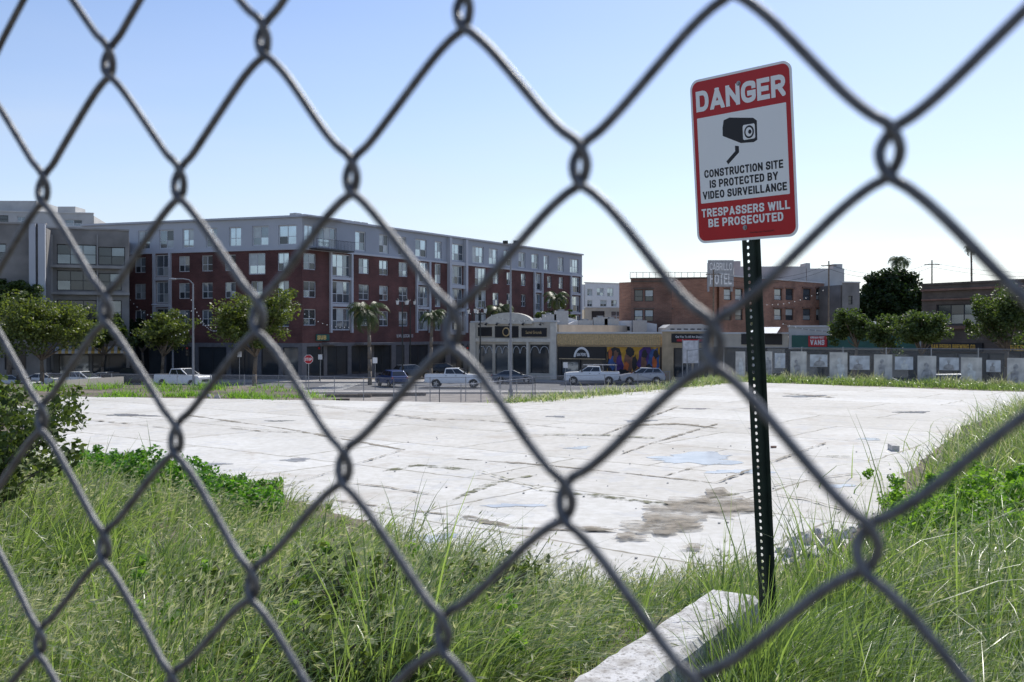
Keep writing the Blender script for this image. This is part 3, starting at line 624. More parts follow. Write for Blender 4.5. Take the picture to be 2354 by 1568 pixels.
gtext('VANS',s5,atf(f,s5,f.s(1883),-.43,f.z(787,1883)),1.4,.5,'white',rot=(0,0,f.ang)); gtext('URBAN FEET',s5,atf(f,s5,f.s(1883),-.43,f.z(776,1883)),1.4,.2,'white',rot=(0,0,f.ang))
fbox(s5,f,[(1975,1990,738,752,2,2.8,0),(2020,2055,742,752,3,4,0)],'rooftop_unit',['white'])
f=Fac(2119,90,2620,74)
s6=building('brick_building','two storey brown brick building with wide upper windows',f,-1.8,PH(657,90),[(2152,2247,699,746,'grid'),(2290,2375,695,745,'grid'),(2420,2500,690,745,'grid'),(2135,2190,812,880,'shop'),(2200,2250,812,880,'shop'),(2270,2330,812,882,'shop'),(2345,2420,812,882,'shop')],[(f.z(810,2190),'shopshade'),(99,'brick_brown')],16,roofm='brick_brown')
fbox(s6,f,[(2121,2620,748,756,-.25,-.01,0),(2121,2620,680,684,-.2,-.01,0),(2121,2620,655,660,-.3,-.01,0)],'cornice',['brick_red'])
fbox(s6,f,[(2125,2262,788,808,-.25,-.01,0),(2325,2420,790,812,-.25,-.01,0)],'shop_sign',['black'])
M['gold']=mat('gold_letters',(.6,.38,.08),.4,.3,var=.1)
gtext('SAN PEDRO BREWING CO.',s6,atf(f,s6,f.s(2196),-.28,f.z(797,2196)),4.4,.42,'gold',rot=(0,0,f.ang))
gtext('FRESH',s6,atf(f,s6,f.s(2346),-.28,f.z(800,2346)),1.4,.5,'gold',rot=(0,0,f.ang))
def shed(u0,u1,Z,v0,v1,dep,mt,label):
    e=thing('roof_shed',label,'building',(PX(u0,Z),Z,PH(v1,Z))); w=(u1-u0)/F*Z; h=(v1-v0)/F*Z
    mb=MB(); mb.exz([(0,-1.5),(w,-1.5),(w,h*.7),(w*.75,h),(w*.1,h*.95),(0,h*.6)][::-1],0,dep,0)
    for k in range(6): mb.box(w*(.1+.14*k),w*(.1+.14*k)+.5,-.05,0,h*.15,h*.5,1)
    mb.obj('wall',e,[mt,'nearblack'])
shed(1205,1340,134,730,762,10,'roof','pale roof building behind the shops')
shed(1300,1510,128,737,764,10,'white','long white roof structure behind the ochre shop')
shed(1530,1640,120,745,766,6,'concrete_light','grey roof structure behind the tan shop')
for i,(u,v) in enumerate([(1380,735),(1405,738),(1470,742),(1262,728),(1345,742),(1290,720)]):
    e=thing('air_conditioner','metal rooftop air conditioning unit','air conditioner',(PX(u,127),126.5,PH(v,127)),group='rooftop air conditioners')
    MB().box(-.9,.9,0,1.2,-1.6,.3).cyl((0,.6,.3),(0,.6,.5),.45,.45,12).obj('casing',e,['steel'])
# ------------------------------------------------ trees
def leafcloud(C,R,n,size,up=.7):
    C=np.asarray(C,float);K=len(C); R=np.asarray(R,float)
    if R.ndim==1: R=np.repeat(R[:,None],3,1)
    k=rng.integers(0,K,n); d=rng.normal(size=(n,3)); d/=np.linalg.norm(d,axis=1)[:,None]
    p=C[k]+d*R[k]*(rng.random((n,1))**.4)
    a=rng.normal(size=(n,3)); a[:,2]*=up; a/=np.linalg.norm(a,axis=1)[:,None]
    c=np.cross(a,rng.normal(size=(n,3))); c/=np.linalg.norm(c,axis=1)[:,None]
    s=size*(.6+.8*rng.random((n,1)))
    V=np.stack([p-a*s*.5,p+c*s*.3,p+a*s*.5,p-c*s*.3],1)
    return V.reshape(-1,3),np.arange(4*n).reshape(-1,4)
M['leafA']=leafmat('street_tree_leaves',(.028,.05,.016),(.10,.14,.045),.33)
M['leafB']=leafmat('light_tree_leaves',(.045,.07,.018),(.15,.18,.05),.34)
M['leafC']=leafmat('dark_tree_leaves',(.012,.025,.010),(.035,.06,.02),.2,spec=.2)
M['palm']=leafmat('palm_fronds',(.03,.05,.02),(.08,.11,.04),.25)
def tree(u,Z,vb,vt,vcb,wpx,label,lm='leafA',n=5200,leaf=.34,seed=0,name='tree',group='street trees',nb=52,full=False):
    rr=random.Random(seed); x=PX(u,Z); z0=PH(vb,Z); e=thing(name,label,'tree',(x,Z,z0),group=group)
    H_=PH(vt,Z)-z0; hb=PH(vcb,Z)-z0; rw=wpx/2/F*Z
    cz=(H_+hb)/2; rz=(H_-hb)/2; C=[];R=[]
    lob=[(rr.uniform(0,6.28),rr.uniform(.8,1.15),rr.uniform(-.5,.45)) for _ in range(7)]
    for i in range(nb):
        if full:
            t=rr.uniform(0,6.28); ph=math.acos(rr.uniform(-.1,1)); q=rr.uniform(.5,.95)
            C.append((rw*q*math.sin(ph)*math.cos(t)*.92,rw*q*math.sin(ph)*math.sin(t)*.92,hb+(2*rz*.86)*max(0,math.cos(ph))*q+.1*rz)); s=rr.uniform(.12,.22); R.append((rw*s*1.2,rw*s,rz*s*1.2))
        elif i%2:
            t=rr.uniform(0,6.28); ph=math.acos(rr.uniform(-1,1)); q=rr.uniform(.2,.9)
            C.append((rw*q*math.sin(ph)*math.cos(t)*.85,rw*q*math.sin(ph)*math.sin(t)*.85,cz+rz*q*math.cos(ph)*.8)); s=rr.uniform(.12,.26); R.append((rw*s*1.2,rw*s,rz*s))
        else:
            ta,tl,tz=lob[(i//2)%7]; t=ta+rr.gauss(0,.35); q=rr.uniform(.3,1)*tl*.86; z_=tz*q*1.2+rr.gauss(0,.28)*(1.1-q*.5)+.2*(1-q)
            C.append((rw*q*math.cos(t),rw*q*math.sin(t),cz+rz*max(-.98,min(.88,z_)))); s=rr.uniform(.09,.24); R.append((rw*s*1.25,rw*s,rz*s*1.1))
    V,Fq=leafcloud(C,R,n,leaf); place(mesh_np('crown',V,Fq,[lm]),'crown',e)
    mb=MB(); p=[(0,0,-.3),(rr.uniform(-.1,.1),0,hb*.5),(rr.uniform(-.2,.2),0,hb)]
    r0=max(.12,H_*.022); mb.cyl(p[0],p[1],r0*1.2,r0,8).cyl(p[1],p[2],r0,r0*.8,8)
    for i in range(10):
        c=C[i*5]; mid=[(p[2][k]+c[k])/2+rr.uniform(-.2,.2) for k in range(3)]
        mb.cyl(p[2],mid,r0*.55,r0*.3,6).cyl(mid,c,r0*.3,r0*.1,5)
    mb.obj('trunk',e,['bark'],smooth=True); return e
tree(95,98,880,668,828,260,'leafy street tree with yellow green crown beside the concrete building','leafB',seed=1,n=17000,nb=140,leaf=.30)
tree(20,104,880,632,740,140,'dark green tree rising behind the street','leafA',seed=2,n=7000,nb=60)
tree(235,108,870,712,816,135,'small dark street tree near the awning','leafA',seed=3,n=7500,nb=80)
tree(372,104,880,706,820,165,'small light green street tree with open crown','leafB',seed=4,n=9000,nb=90,leaf=.28)
tree(585,96,900,664,820,212,'round crowned street tree beside the road','leafB',seed=5,n=15000,nb=130,leaf=.28)
tree(2115,62,878,700,815,160,'leafy green tree behind the poster fence','leafA',seed=6,n=11000,leaf=.17,nb=110)
tree(2035,66,878,712,815,100,'leafy green tree behind the poster fence','leafA',seed=16,n=5600,leaf=.17,nb=70)
tree(1965,82,872,700,798,130,'leafy green tree in front of green shop','leafA',seed=7,n=9000,leaf=.22,nb=90)
tree(2315,68,880,625,808,185,'dark leafy tree in front of brick building','leafA',seed=8,n=13000,leaf=.19,nb=110)
tree(2048,190,870,604,745,195,'large dense dark evergreen tree behind the shops','leafC',seed=9,n=38000,leaf=.75,name='evergreen_tree',nb=260,full=True,group='evergreen trees')
tree(490,125,860,700,790,80,'dark street tree against the brick building','leafC',seed=10,n=4500,nb=60)
tree(1270,150,860,712,745,100,'low green tree beyond the shops','leafA',seed=11,n=3000)
tree(330,118,870,725,810,90,'small tree with dark leaves','leafC',seed=12,n=5500,nb=70)  # uses the darkest of the leaf colours
tree(690,122,860,715,805,65,'small tree with dark leaves','leafC',seed=13,n=4000,nb=60)
def palm(u,Z,vb,vt,rpx,label,seed=0,tr=.2,nf=34):
    rr=random.Random(seed); e=thing('palm_tree',label,'palm tree',(PX(u,Z),Z,PH(vb,Z)),group='palm trees'); L=rpx/F*Z*1.25
    Ht=PH(vt,Z)-PH(vb,Z)-L*.45; mb=MB(); k=6; lean=rr.uniform(-.03,.03)
    for i in range(k): mb.cyl((lean*Ht*(i/k)**2,0,Ht*i/k-(.3 if i==0 else 0)),(lean*Ht*((i+1)/k)**2,0,Ht*(i+1)/k),tr*(1.15-.3*i/k),tr*(1.1-.3*(i+1)/k),8)
    mb.obj('trunk',e,['palmbark'],smooth=True)
    V=[];Fq=[];o=np.array([lean*Ht,0,Ht])
    for j in range(nf):
        az=rr.uniform(0,6.28); el=rr.uniform(-.35,1.25)
        dh=np.array([math.cos(az),math.sin(az),0]); side=np.array([-math.sin(az),math.cos(az),0]); n=14; p=o.copy(); an=el; P=[p.copy()]
        for i in range(n):
            p=p+(dh*math.cos(an)+np.array([0,0,math.sin(an)]))*L/n; an-=.13+.05*i/n*2; P.append(p.copy())
        for i in range(1,n+1):
            wl=L*.2*math.sin(math.pi*min(1,(i+1)/(n+1.5)))+.08; tdir=(P[i]-P[i-1])
            for sgn in(-1,1):
                tip=P[i]+side*sgn*wl*.8+np.array([0,0,-wl*.65])+tdir*.8
                b0=P[i-1]; b1=P[i]*.7+P[i-1]*.3; q=len(V); V+= [b0,b1,tip,tip-tdir*.1]; Fq.append((q,q+1,q+2,q+3))
    place(mesh_np('crown',np.array(V),np.array(Fq),['palm']),'crown',e)
palm(850,106,880,686,52,'palm tree with drooping fronds beside the brick block',1)
palm(990,118,870,705,36,'smaller palm tree beside the brick block',2)
palm(1150,138,860,692,36,'palm tree behind the arched shop',3)
palm(1282,150,860,664,36,'palm tree rising above the shop roofs',4)
palm(118,112,870,598,55,'feathery palm tree in front of concrete building',5,nf=40)
palm(1735,105,870,735,20,'small palm by the shops',8)
palm(2060,200,700,584,24,'palm tops above the dark evergreen',6)
palm(2078,205,700,590,18,'palm tops above the dark evergreen',9)
palm(2234,230,760,562,17,'tall thin palm tree on the skyline',7,tr=.25)
# ------------------------------------------------ street furniture
def lamp_cobra(u,Z,vt):
    x=PX(u,Z); z=float(street(x)); H_=PH(vt,Z)-z
    e=thing('street_lamp','grey cobra head street lamp on tall pole','street lamp',(x,Z,z),group='cobra street lamps')
    MB().cyl((0,0,0),(0,0,H_-.5),.12,.08,8).path([(0,0,H_-.5),(-.4,0,H_-.1),(-1.0,0,H_),(-1.7,0,H_)],.05).obj('pole',e,['pole'])
    MB().ell((-2.0,0,H_-.03),(.42,.18,.11)).obj('lamp_head',e,['pole'])
lamp_cobra(444,98,641); lamp_cobra(397,112,700)
def lamp_twin(u,Z,vt):
    x=PX(u,Z); z=float(street(x))+.1; H_=PH(vt,Z)-z
    e=thing('street_lamp','dark post with twin lantern lamps','street lamp',(x,Z,z),group='twin lantern lamps')
    MB().cyl((0,0,0),(0,0,.6),.2,.12).cyl((0,0,.5),(0,0,H_-.4),.09,.06).path([(-.55,0,H_-.7),(-.3,0,H_-.85),(0,0,H_-.9),(.3,0,H_-.85),(.55,0,H_-.7)],.035).obj('post',e,['poledark'])
    for sx in(-.55,.55):
        MB().cyl((sx,0,H_-.7),(sx,0,H_-.25),.12,.2,8).cyl((sx,0,H_-.25),(sx,0,H_),.22,.03,8,1).obj('lantern',e,['lampglass','poledark'])
lamp_twin(925,112,686); lamp_twin(943,128,688); lamp_twin(1104,110,705); lamp_twin(1087,124,708); lamp_twin(1690,104,768); lamp_twin(1555,112,770)
e=thing('light_pole','tall pale pole with paired floodlights','light pole',(PX(1174,85),85,-2.6)); H_=PH(560,85)+2.6
MB().cyl((0,0,0),(0,0,.8),.2,.2,10).cyl((0,0,.8),(0,0,H_),.11,.07,10).box(-.6,.6,-.04,.04,H_-.08,H_).obj('pole',e,['pole'])
for sx in(-.45,.45): MB().box(sx-.22,sx+.22,-.35,.2,H_,H_+.22).obj('floodlight',e,['poledark'])
for u,Z,vt in((1905,115,600),(1640,118,620),(2142,120,598)):
    e=thing('utility_pole','thin wooden utility pole above the shops','utility pole',(PX(u,Z),Z,-2)); h=PH(vt,Z)+2
    MB().cyl((0,0,0),(0,0,h),.13,.08).box(-.9,.9,-.05,.05,h-.6,h-.5).obj('pole',e,['bark'])
e=thing('overhead_wire','overhead cables sagging between utility poles','cable'); mb=MB()
def cat(a,c,sag,n=14): return [tuple(a[k]+(c[k]-a[k])*i/n-(sag*4*(i/n)*(1-i/n) if k==2 else 0) for k in range(3)) for i in range(n+1)]
A_=(PX(1640,118),118,PH(626,118));B_=(PX(1905,115),115,PH(608,115));C_=(PX(2142,120),120,PH(604,120)); D_=(PX(2600,110),110,PH(600,110))
for p,q in((A_,B_),(B_,C_),(C_,D_)):
    for dz in(0,.5): mb.path(cat((p[0],p[1],p[2]-dz),(q[0],q[1],q[2]-dz),1.2),.02,4)
mb.obj('wire',e,['black'])
bulbme=MB().ell((0,0,0),(.052,.052,.065),6,4).mesh('bulb',['bulb'])
for (u0,v0,Z0,u1,v1,Z1,sg_) in((180,735,100,300,690,115,1.2),(300,690,115,440,715,98,1.5),(440,690,98,500,760,112,1),(300,765,112,444,755,98,.8),(444,735,98,690,700,113,1.8),(690,715,113,850,740,118,1.2),(943,690,128,1104,712,110,1.4),(1104,712,110,1300,700,118,1.6),(1555,775,110,1700,770,104,.8),(1700,690,118,1905,660,115,1.2),(1800,745,98,2050,740,92,.8)):
    e=thing('string_lights','string of small round white bulbs across the street','string lights',group='strings of bulbs over the street')
    ps=cat((PX(u0,Z0),Z0,PH(v0,Z0)),(PX(u1,Z1),Z1,PH(v1,Z1)),sg_,16); MB().path(ps,.012,3).obj('wire',e,['black'])
    for p in ps: place(bulbme,'bulb',e,p)
Z=87; x=PX(709,Z); e=thing('stop_sign','red octagonal stop sign on a thin post','sign',(x,Z,-2.6)); zc=PH(826,Z)+2.6
oc=[(.42*math.cos(math.radians(22.5+45*i)),zc+.42*math.sin(math.radians(22.5+45*i))) for i in range(8)]
oi=[(.385*math.cos(math.radians(22.5+45*i)),zc+.385*math.sin(math.radians(22.5+45*i))) for i in range(8)]
MB().cyl((0,.05,0),(0,.05,zc+.3),.035).obj('post',e,['steel']); pl=MB().exz(oc,-.02,0,0).exz(oi,-.026,-.021,1).obj('plate',e,['white','red'])
gtext('STOP',pl,(0,-.035,zc),.60,.26,'white')
for u,Z,v in((736,110,815),(862,96,822),(1300,99,833),(550,100,808)):
    e=thing('street_sign','small rectangular street sign on post','sign',(PX(u,Z),Z,float(street(PX(u,Z)))),group='small street signs'); h=PH(v,Z)+2.6
    MB().cyl((0,.05,0),(0,.05,h),.03).obj('post',e,['steel']); MB().box(-.22,.22,-.02,.01,h-.55,h).obj('plate',e,['white'])
for k,u in enumerate((432,735,1075)):
    Z=112; e=thing('traffic_light','black traffic light on pole at the crossing','traffic light',(PX(u,Z),Z,-2.5),group='traffic lights')
    MB().cyl((0,0,0),(0,0,4.2),.08,.06).obj('pole',e,['poledark']); MB().box(-.2,.2,-.3,-.05,2.9,4.0).obj('housing',e,['black'])
    for j in range(3): MB().cyl((0,-.3,3.05+j*.36),(0,-.36,3.05+j*.36),.12,.12,10).obj('lamp',e,['taillight' if j==2 else 'glass0'])
# ------------------------------------------------ vehicles
def wheelmesh(r,w=.24):
    n=20; mb=MB(); prof=[(w/2,r*.62),(w/2,r*.93),(w*.35,r),(-w*.35,r),(-w/2,r*.93),(-w/2,r*.62)]
    V=[];Fs=[]
    for i in range(n):
        t=2*math.pi*i/n
        for y,rr in prof: V.append((rr*math.cos(t),y,rr*math.sin(t)))
    for i in range(n):
        for j in range(5): a=i*6+j;c=((i+1)%n)*6+j; Fs.append((a,a+1,c+1,c))
    mb.add(V,Fs); ty=mb.mesh('tyre',['tyre'])
    mb=MB(); mb.cyl((0,-w*.42,0),(0,w*.42,0),r*.62,r*.62,20,0)
    for i in range(5):
        t=2*math.pi*i/5; 
        for sy in(-1,1): mb.add([(r*.12*math.cos(t+1.2),sy*w*.46,r*.12*math.sin(t+1.2)),(r*.12*math.cos(t-1.2),sy*w*.46,r*.12*math.sin(t-1.2)),(r*.6*math.cos(t-.2),sy*w*.44,r*.6*math.sin(t-.2)),(r*.6*math.cos(t+.2),sy*w*.44,r*.6*math.sin(t+.2))],[(0,1,2,3)],1)
    rm=mb.mesh('rim',['poledark','rim']); return ty,rm
TY={.42:wheelmesh(.42,.27),.35:wheelmesh(.35)}
PAINT={k:mat('car_paint_'+k,c,.28,.25 if k!='white' else 0,var=.03,scale=.5,spec=.6) for k,c in dict(white=(.78,.79,.80),silver=(.45,.46,.48),black=(.015,.016,.02),blue=(.02,.05,.16),grey=(.10,.12,.15)).items()}
SPEC=dict(
 pickup=dict(L=5.9,W=1.0,r=.42,axle=(-1.8,1.98),zb=.46,top=[(2.93,.70),(2.92,1.12),(2.84,1.24),(2.5,1.31),(1.45,1.37),(-.95,1.38),(-.97,1.40),(-2.90,1.40),(-2.95,1.3),(-2.93,.6)],gh=[(-.98,1.37),(-.86,1.95),(.38,1.99),(1.42,1.35)],n=2),
 suv=dict(L=4.7,W=.94,r=.35,axle=(-1.4,1.4),zb=.32,top=[(2.35,.55),(2.34,.82),(2.22,.96),(1.7,1.06),(1.15,1.12),(-2.15,1.16),(-2.30,1.08),(-2.35,.8),(-2.33,.5)],gh=[(-2.2,1.14),(-1.75,1.66),(.1,1.72),(1.22,1.10)],n=3),
 sedan=dict(L=4.7,W=.91,r=.35,axle=(-1.38,1.42),zb=.26,top=[(2.33,.45),(2.33,.66),(2.2,.80),(1.6,.92),(1.05,.98),(-1.7,1.02),(-2.25,1.03),(-2.35,.9),(-2.34,.45)],gh=[(-1.95,1.0),(-.95,1.42),(.05,1.46),(1.2,.96)],n=2))
def vehicle(kind,u,Z,head,paint,label,cat_,z=None,group='cars and trucks parked along the street',rack=False):
    S=SPEC[kind]; x=PX(u,Z); z=float(street(x))+.05 if z is None else z
    e=thing('parked_'+('truck' if kind=='pickup' else 'car'),label,cat_,(x,Z,z),(0,0,math.radians(head)),group)
    L2=S['L']/2; zb=S['zb']; ra=S['r']+.07; poly=[(-L2+.02,zb+.1)]
    for ax in S['axle']:
        poly+=[(ax-ra*math.cos(t),S['r']+ra*math.sin(t)) if S['r']+ra*math.sin(t)>zb else (ax-ra*math.cos(t),zb) for t in np.linspace(0,math.pi,11)]
    poly+=[(L2-.12,zb)]+S['top']; W=S['W']
    mb=MB(); n=len(poly)
    def wy(z_): return W*(1-.07*max(0,(z_-.8)/.5)-.05*max(0,(.6-z_)/.3))
    V=[(a,-wy(c),c) for a,c in poly]+[(a,wy(c),c) for a,c in poly]
    mb.add(V,[tuple(range(n)),tuple(range(n,2*n))[::-1]]+[(i,n+i,n+(i+1)%n,(i+1)%n) for i in range(n)],0)
    g_=S['gh']; wb=W*.92; wt=W*.72
    gv=[(g_[0][0],-wb,g_[0][1]),(g_[3][0],-wb,g_[3][1]),(g_[2][0],-wt,g_[2][1]),(g_[1][0],-wt,g_[1][1])]; gv+=[(a,-b_,c) for a,b_,c in gv]
    mb.add(gv,[(0,1,2,3),(5,4,7,6),(3,2,6,7),(1,5,6,2),(4,0,3,7)],0)
    mb.obj('body',e,[PAINT[paint]],bevel=.06)
    mb=MB()
    def pane(q,a0,a1,b0,b1,off):
        q=[Vector(p) for p in q]; 
        def P(a,c): return (q[0].lerp(q[1],a)).lerp(q[3].lerp(q[2],a),c)
        nr=(q[1]-q[0]).cross(q[3]-q[0]).normalized()*off
        mb.add([P(a0,b0)+nr,P(a1,b0)+nr,P(a1,b1)+nr,P(a0,b1)+nr],[(0,1,2,3)],0)
    for side in((0,1,2,3),(4,5,6,7)):
        q=[gv[i] for i in side]; sg_=1 if side[0]==0 else -1; k=S['n']
        for i in range(k): pane(q,.05+.9*i/k+.012,.05+.9*(i+1)/k-.012,.10,.86,.012*sg_)
    pane([gv[1],gv[5],gv[6],gv[2]],.06,.94,.06,.92,.012); pane([gv[4],gv[0],gv[3],gv[7]],.08,.92,.1,.88,.012)
    mb.obj('window',e,['carglass'])
    mb=MB(); fz_=S['top'][0][1]
    mb.box(L2-.12,L2+.05,-W*.9,W*.9,zb,zb+.2,0).box(-L2-.07,-L2+.1,-W*.88,W*.88,zb+.05,zb+.23,0).box(L2-.06,L2+.01,-W*.5,W*.5,fz_-.02,fz_+.25,1)
    mb.obj('bumper',e,['steel' if kind=='pickup' else 'black','black'],bevel=.02)
    for sy in(-1,1):
        MB().box(L2-.22,L2-.01,sy*W*.74-.18,sy*W*.74+.18,fz_+.10,fz_+.27).obj('headlight',e,['headlight'],bevel=.02)
        MB().box(-L2-.02,-L2+.12,sy*W*.86-.08,sy*W*.86+.08,.85,1.2 if kind=='pickup' else (1.05 if kind=='suv' else .95)).obj('taillight',e,['taillight'],bevel=.01)
        MB().box(g_[3][0]-.42,g_[3][0]-.25,sy*(wb+.12)-.1,sy*(wb+.12)+.1,g_[3][1]+.04,g_[3][1]+.22).obj('mirror',e,['black'],bevel=.02)
        for k in range(2): MB().box(-.15-k*1.0+.3,-.0-k*1.0+.3,sy*wy(1.0)-.012,sy*wy(1.0)+.012,g_[0][1]-.17,g_[0][1]-.13).obj('door_handle',e,['black'])
    if kind=='pickup': MB().box(-2.8,-1.08,-.78,.78,1.402,1.412).obj('bed_recess_dark',e,['black'])  # black sheet on a solid body, painted dark for the open bed's hollow
    if rack:
        mb=MB()
        for xx in(-2.6,-1.2): mb.cyl((xx,-.8,1.4),(xx,-.8,2.1),.03).cyl((xx,.8,1.4),(xx,.8,2.1),.03).cyl((xx,-.85,2.1),(xx,.85,2.1),.03)
        mb.cyl((-2.7,-.8,2.1),(.9,-.8,2.1),.03).cyl((-2.7,.8,2.1),(.9,.8,2.1),.03); mb.obj('ladder_rack',e,['steel'])
    ty,rm=TY[S['r']]
    for ax in S['axle']:
        for sy in(-1,1):
            w=place(ty,'wheel',e,(ax,sy*(W-.16),S['r'])); place(rm,'rim',w)
    return e
vehicle('pickup',1045,101,-3,'white','white crew cab pickup truck parked at the kerb','truck')
vehicle('pickup',1360,107,178,'white','white work pickup truck with ladder rack','truck',rack=True)
vehicle('suv',1476,105,180,'silver','silver car parked behind the pickup','car')
vehicle('sedan',1180,109,0,'grey','grey sedan behind the pole','car')
vehicle('suv',900,103,118,'blue','dark blue car crossing the junction','car')
vehicle('suv',947,121,35,'grey','dark grey car waiting at the junction','car')
vehicle('suv',1025,126,10,'black','dark parked car near the brick block','car')
vehicle('pickup',420,100,-25,'white','white pickup truck on the street','truck')
vehicle('pickup',305,102,-12,'black','dark pickup truck on the street','truck')
vehicle('suv',192,99,-20,'white','white car parked near the awning','car')
vehicle('sedan',250,104,-15,'silver','silver sedan beside the white car','car')
vehicle('sedan',35,97,-10,'silver','silver sedan at the kerb','car')
vehicle('sedan',108,101,-10,'white','white sedan at the kerb','car')
vehicle('sedan',1935,80,-20,'white','white sedan beyond the poster fence','car')
vehicle('suv',2205,73,-20,'silver','pale silver car beyond the poster fence','car')
vehicle('sedan',2045,77,-20,'silver','silver sedan beyond the poster fence','car')
# ------------------------------------------------ people
def person(x,y,z,label,top,legs,yaw=0,stride=.25):
    e=thing('person',label,'person',(x,y,z),(0,0,yaw))
    J=dict(pel=(0,0,.95),che=(0,0,1.3),nk=(0,0,1.5),hd=(0,0,1.62),ht=(0,-.01,1.74),hl=(-.1,0,.92),kl=(-.11,-stride*.5,.5),al=(-.11,-stride*.6,.09),tl=(-.11,-stride*.6-.16,.05),hr=(.1,0,.92),kr=(.11,stride*.35,.5),ar=(.11,stride,.1),tr=(.11,stride-.14,.05),
        sl=(-.19,0,1.42),el=(-.25,.06,1.15),wl=(-.25,-.08,.92),fl=(-.25,-.12,.83),sr=(.19,0,1.42),er=(.25,-.05,1.15),wr=(.25,-.2,.95),fr=(.25,-.24,.87))
    R=dict(pel=.14,che=.15,nk=.06,hd=.10,ht=.07,hl=.10,kl=.07,al=.045,tl=.04,hr=.10,kr=.07,ar=.045,tr=.04,sl=.07,el=.045,wl=.035,fl=.03,sr=.07,er=.045,wr=.035,fr=.03)
    E=[('pel','che'),('che','nk'),('nk','hd'),('hd','ht'),('pel','hl'),('hl','kl'),('kl','al'),('al','tl'),('pel','hr'),('hr','kr'),('kr','ar'),('ar','tr'),('che','sl'),('sl','el'),('el','wl'),('wl','fl'),('che','sr'),('sr','er'),('er','wr'),('wr','fr')]
    ks=list(J); me=bpy.data.meshes.new('body'); me.from_pydata([J[k] for k in ks],[(ks.index(a),ks.index(c)) for a,c in E],[])
    o=bpy.data.objects.new('t',me); COL.objects.link(o); o.modifiers.new('s','SKIN'); sv=me.skin_vertices[0].data
    for i,k in enumerate(ks): sv[i].radius=(R[k],R[k]*.85); sv[i].use_root=(i==0)
    o.modifiers.new('u','SUBSURF').levels=1
    dg=bpy.context.evaluated_depsgraph_get(); m2=bpy.data.meshes.new_from_object(o.evaluated_get(dg)); bpy.data.objects.remove(o)
    m2.materials.clear()
    for mm in(legs,top,'skinpaint'): m2.materials.append(M[mm])
    for p in m2.polygons:
        c=p.center; p.material_index=2 if c.z>1.52 or (c.z<.93 and abs(c.x)>.2) else (1 if c.z>.95 else 0)
        p.use_smooth=True
    place(m2,'body',e); MB().ell((0,.02,1.70),(.105,.115,.10),10,6).obj('hair',e,['black'],smooth=True)
person(PX(788,128),128,-2.45,'person in dark clothes walking on the pavement','black','nearblack',.8)
person(PX(806,130),130,-2.45,'person in grey top beside the building','stucco_grey','black',2)
person(PX(42,94),94,-2.45,'person in dark jacket standing by the cars','black','stucco_grey',1.4,.1)
# ------------------------------------------------ distant fences
m,nt,b=newmat('wire_mesh'); tc=nt.nodes.new('ShaderNodeTexCoord'); b.inputs['Base Color'].default_value=(.35,.36,.38,1); b.inputs['Metallic'].default_value=.5; b.inputs['Roughness'].default_value=.5
sx=nt.nodes.new('ShaderNodeSeparateXYZ'); nt.links.new(tc.outputs['Object'],sx.inputs[0]); outs=[]
for sgn in('ADD','SUBTRACT'):
    a=nt.nodes.new('ShaderNodeMath'); a.operation=sgn; nt.links.new(sx.outputs[0],a.inputs[0]); nt.links.new(sx.outputs[2],a.inputs[1])
    c=nt.nodes.new('ShaderNodeMath'); c.operation='MULTIPLY'; c.inputs[1].default_value=10; nt.links.new(a.outputs[0],c.inputs[0])
    d=nt.nodes.new('ShaderNodeMath'); d.operation='FRACT'; nt.links.new(c.outputs[0],d.inputs[0])
    g2=nt.nodes.new('ShaderNodeMath'); g2.operation='LESS_THAN'; g2.inputs[1].default_value=.08; nt.links.new(d.outputs[0],g2.inputs[0]); outs.append(g2)
mxm=nt.nodes.new('ShaderNodeMath'); mxm.operation='MAXIMUM'; nt.links.new(outs[0].outputs[0],mxm.inputs[0]); nt.links.new(outs[1].outputs[0],mxm.inputs[1]); nt.links.new(mxm.outputs[0],b.inputs['Alpha'])
M['mesh']=m
def fence(pts,label,hgt=2.0,step=3.0,zf=None):
    e=thing('chain_link_fence',label,'fence',(pts[0][0],pts[0][1],0)); o0=Vector((pts[0][0],pts[0][1]))
    for a,c in zip(pts[:-1],pts[1:]):
        a=Vector(a);c=Vector(c);L=(c-a).length;n=max(1,round(L/step)); ang=math.atan2((c-a).y,(c-a).x)
        zz=[(zf(*a.lerp(c,i/n)) if zf else h1(*a.lerp(c,i/n))) for i in range(n+1)]
        mb=MB();mm=MB()
        for i in range(n+1):
            p=a.lerp(c,i/n)-o0; s_=L*i/n
            MB().cyl((0,0,-.2),(0,0,hgt+.05),.035,.035,6).obj('post',e,['steel'],(p.x,p.y,zz[i]))
            if i<n:
                s2=L*(i+1)/n; mm.add([(s_,0,zz[i]+.03),(s2,0,zz[i+1]+.03),(s2,0,zz[i+1]+hgt),(s_,0,zz[i]+hgt)],[(0,1,2,3)])
                mb.cyl((s_,0,zz[i]+hgt),(s2,0,zz[i+1]+hgt),.022,.022,5)
        mb.obj('rail',e,['steel'],(a.x-o0.x,a.y-o0.y,0),(0,0,ang)); mm.obj('wire_mesh',e,['mesh'],(a.x-o0.x,a.y-o0.y,0),(0,0,ang))
    return e
fence([(PX(110,88),88),(PX(640,84),84),(PX(905,79),79),(PX(1230,82),82),(PX(1540,88),88)],'galvanised chain link fence between lot and street',2.0,3.2,zf=lambda x,y:float(street(x)))
fence([(PX(905,74),74),(PX(1010,70),70),(PX(1225,84),84)],'short run of chain link fence on the gravel',1.8,3.0,zf=lambda x,y:float(street(x)))
FA=Vector((14.4,65.6));FB=Vector((36,52.9))
pf=fence([tuple(FA-(FB-FA)*.12),tuple(FB)],'chain link fence hung with picture posters',2.05,2.6)
FD=(FB-FA).normalized(); fang=math.atan2(FD.y,FD.x)
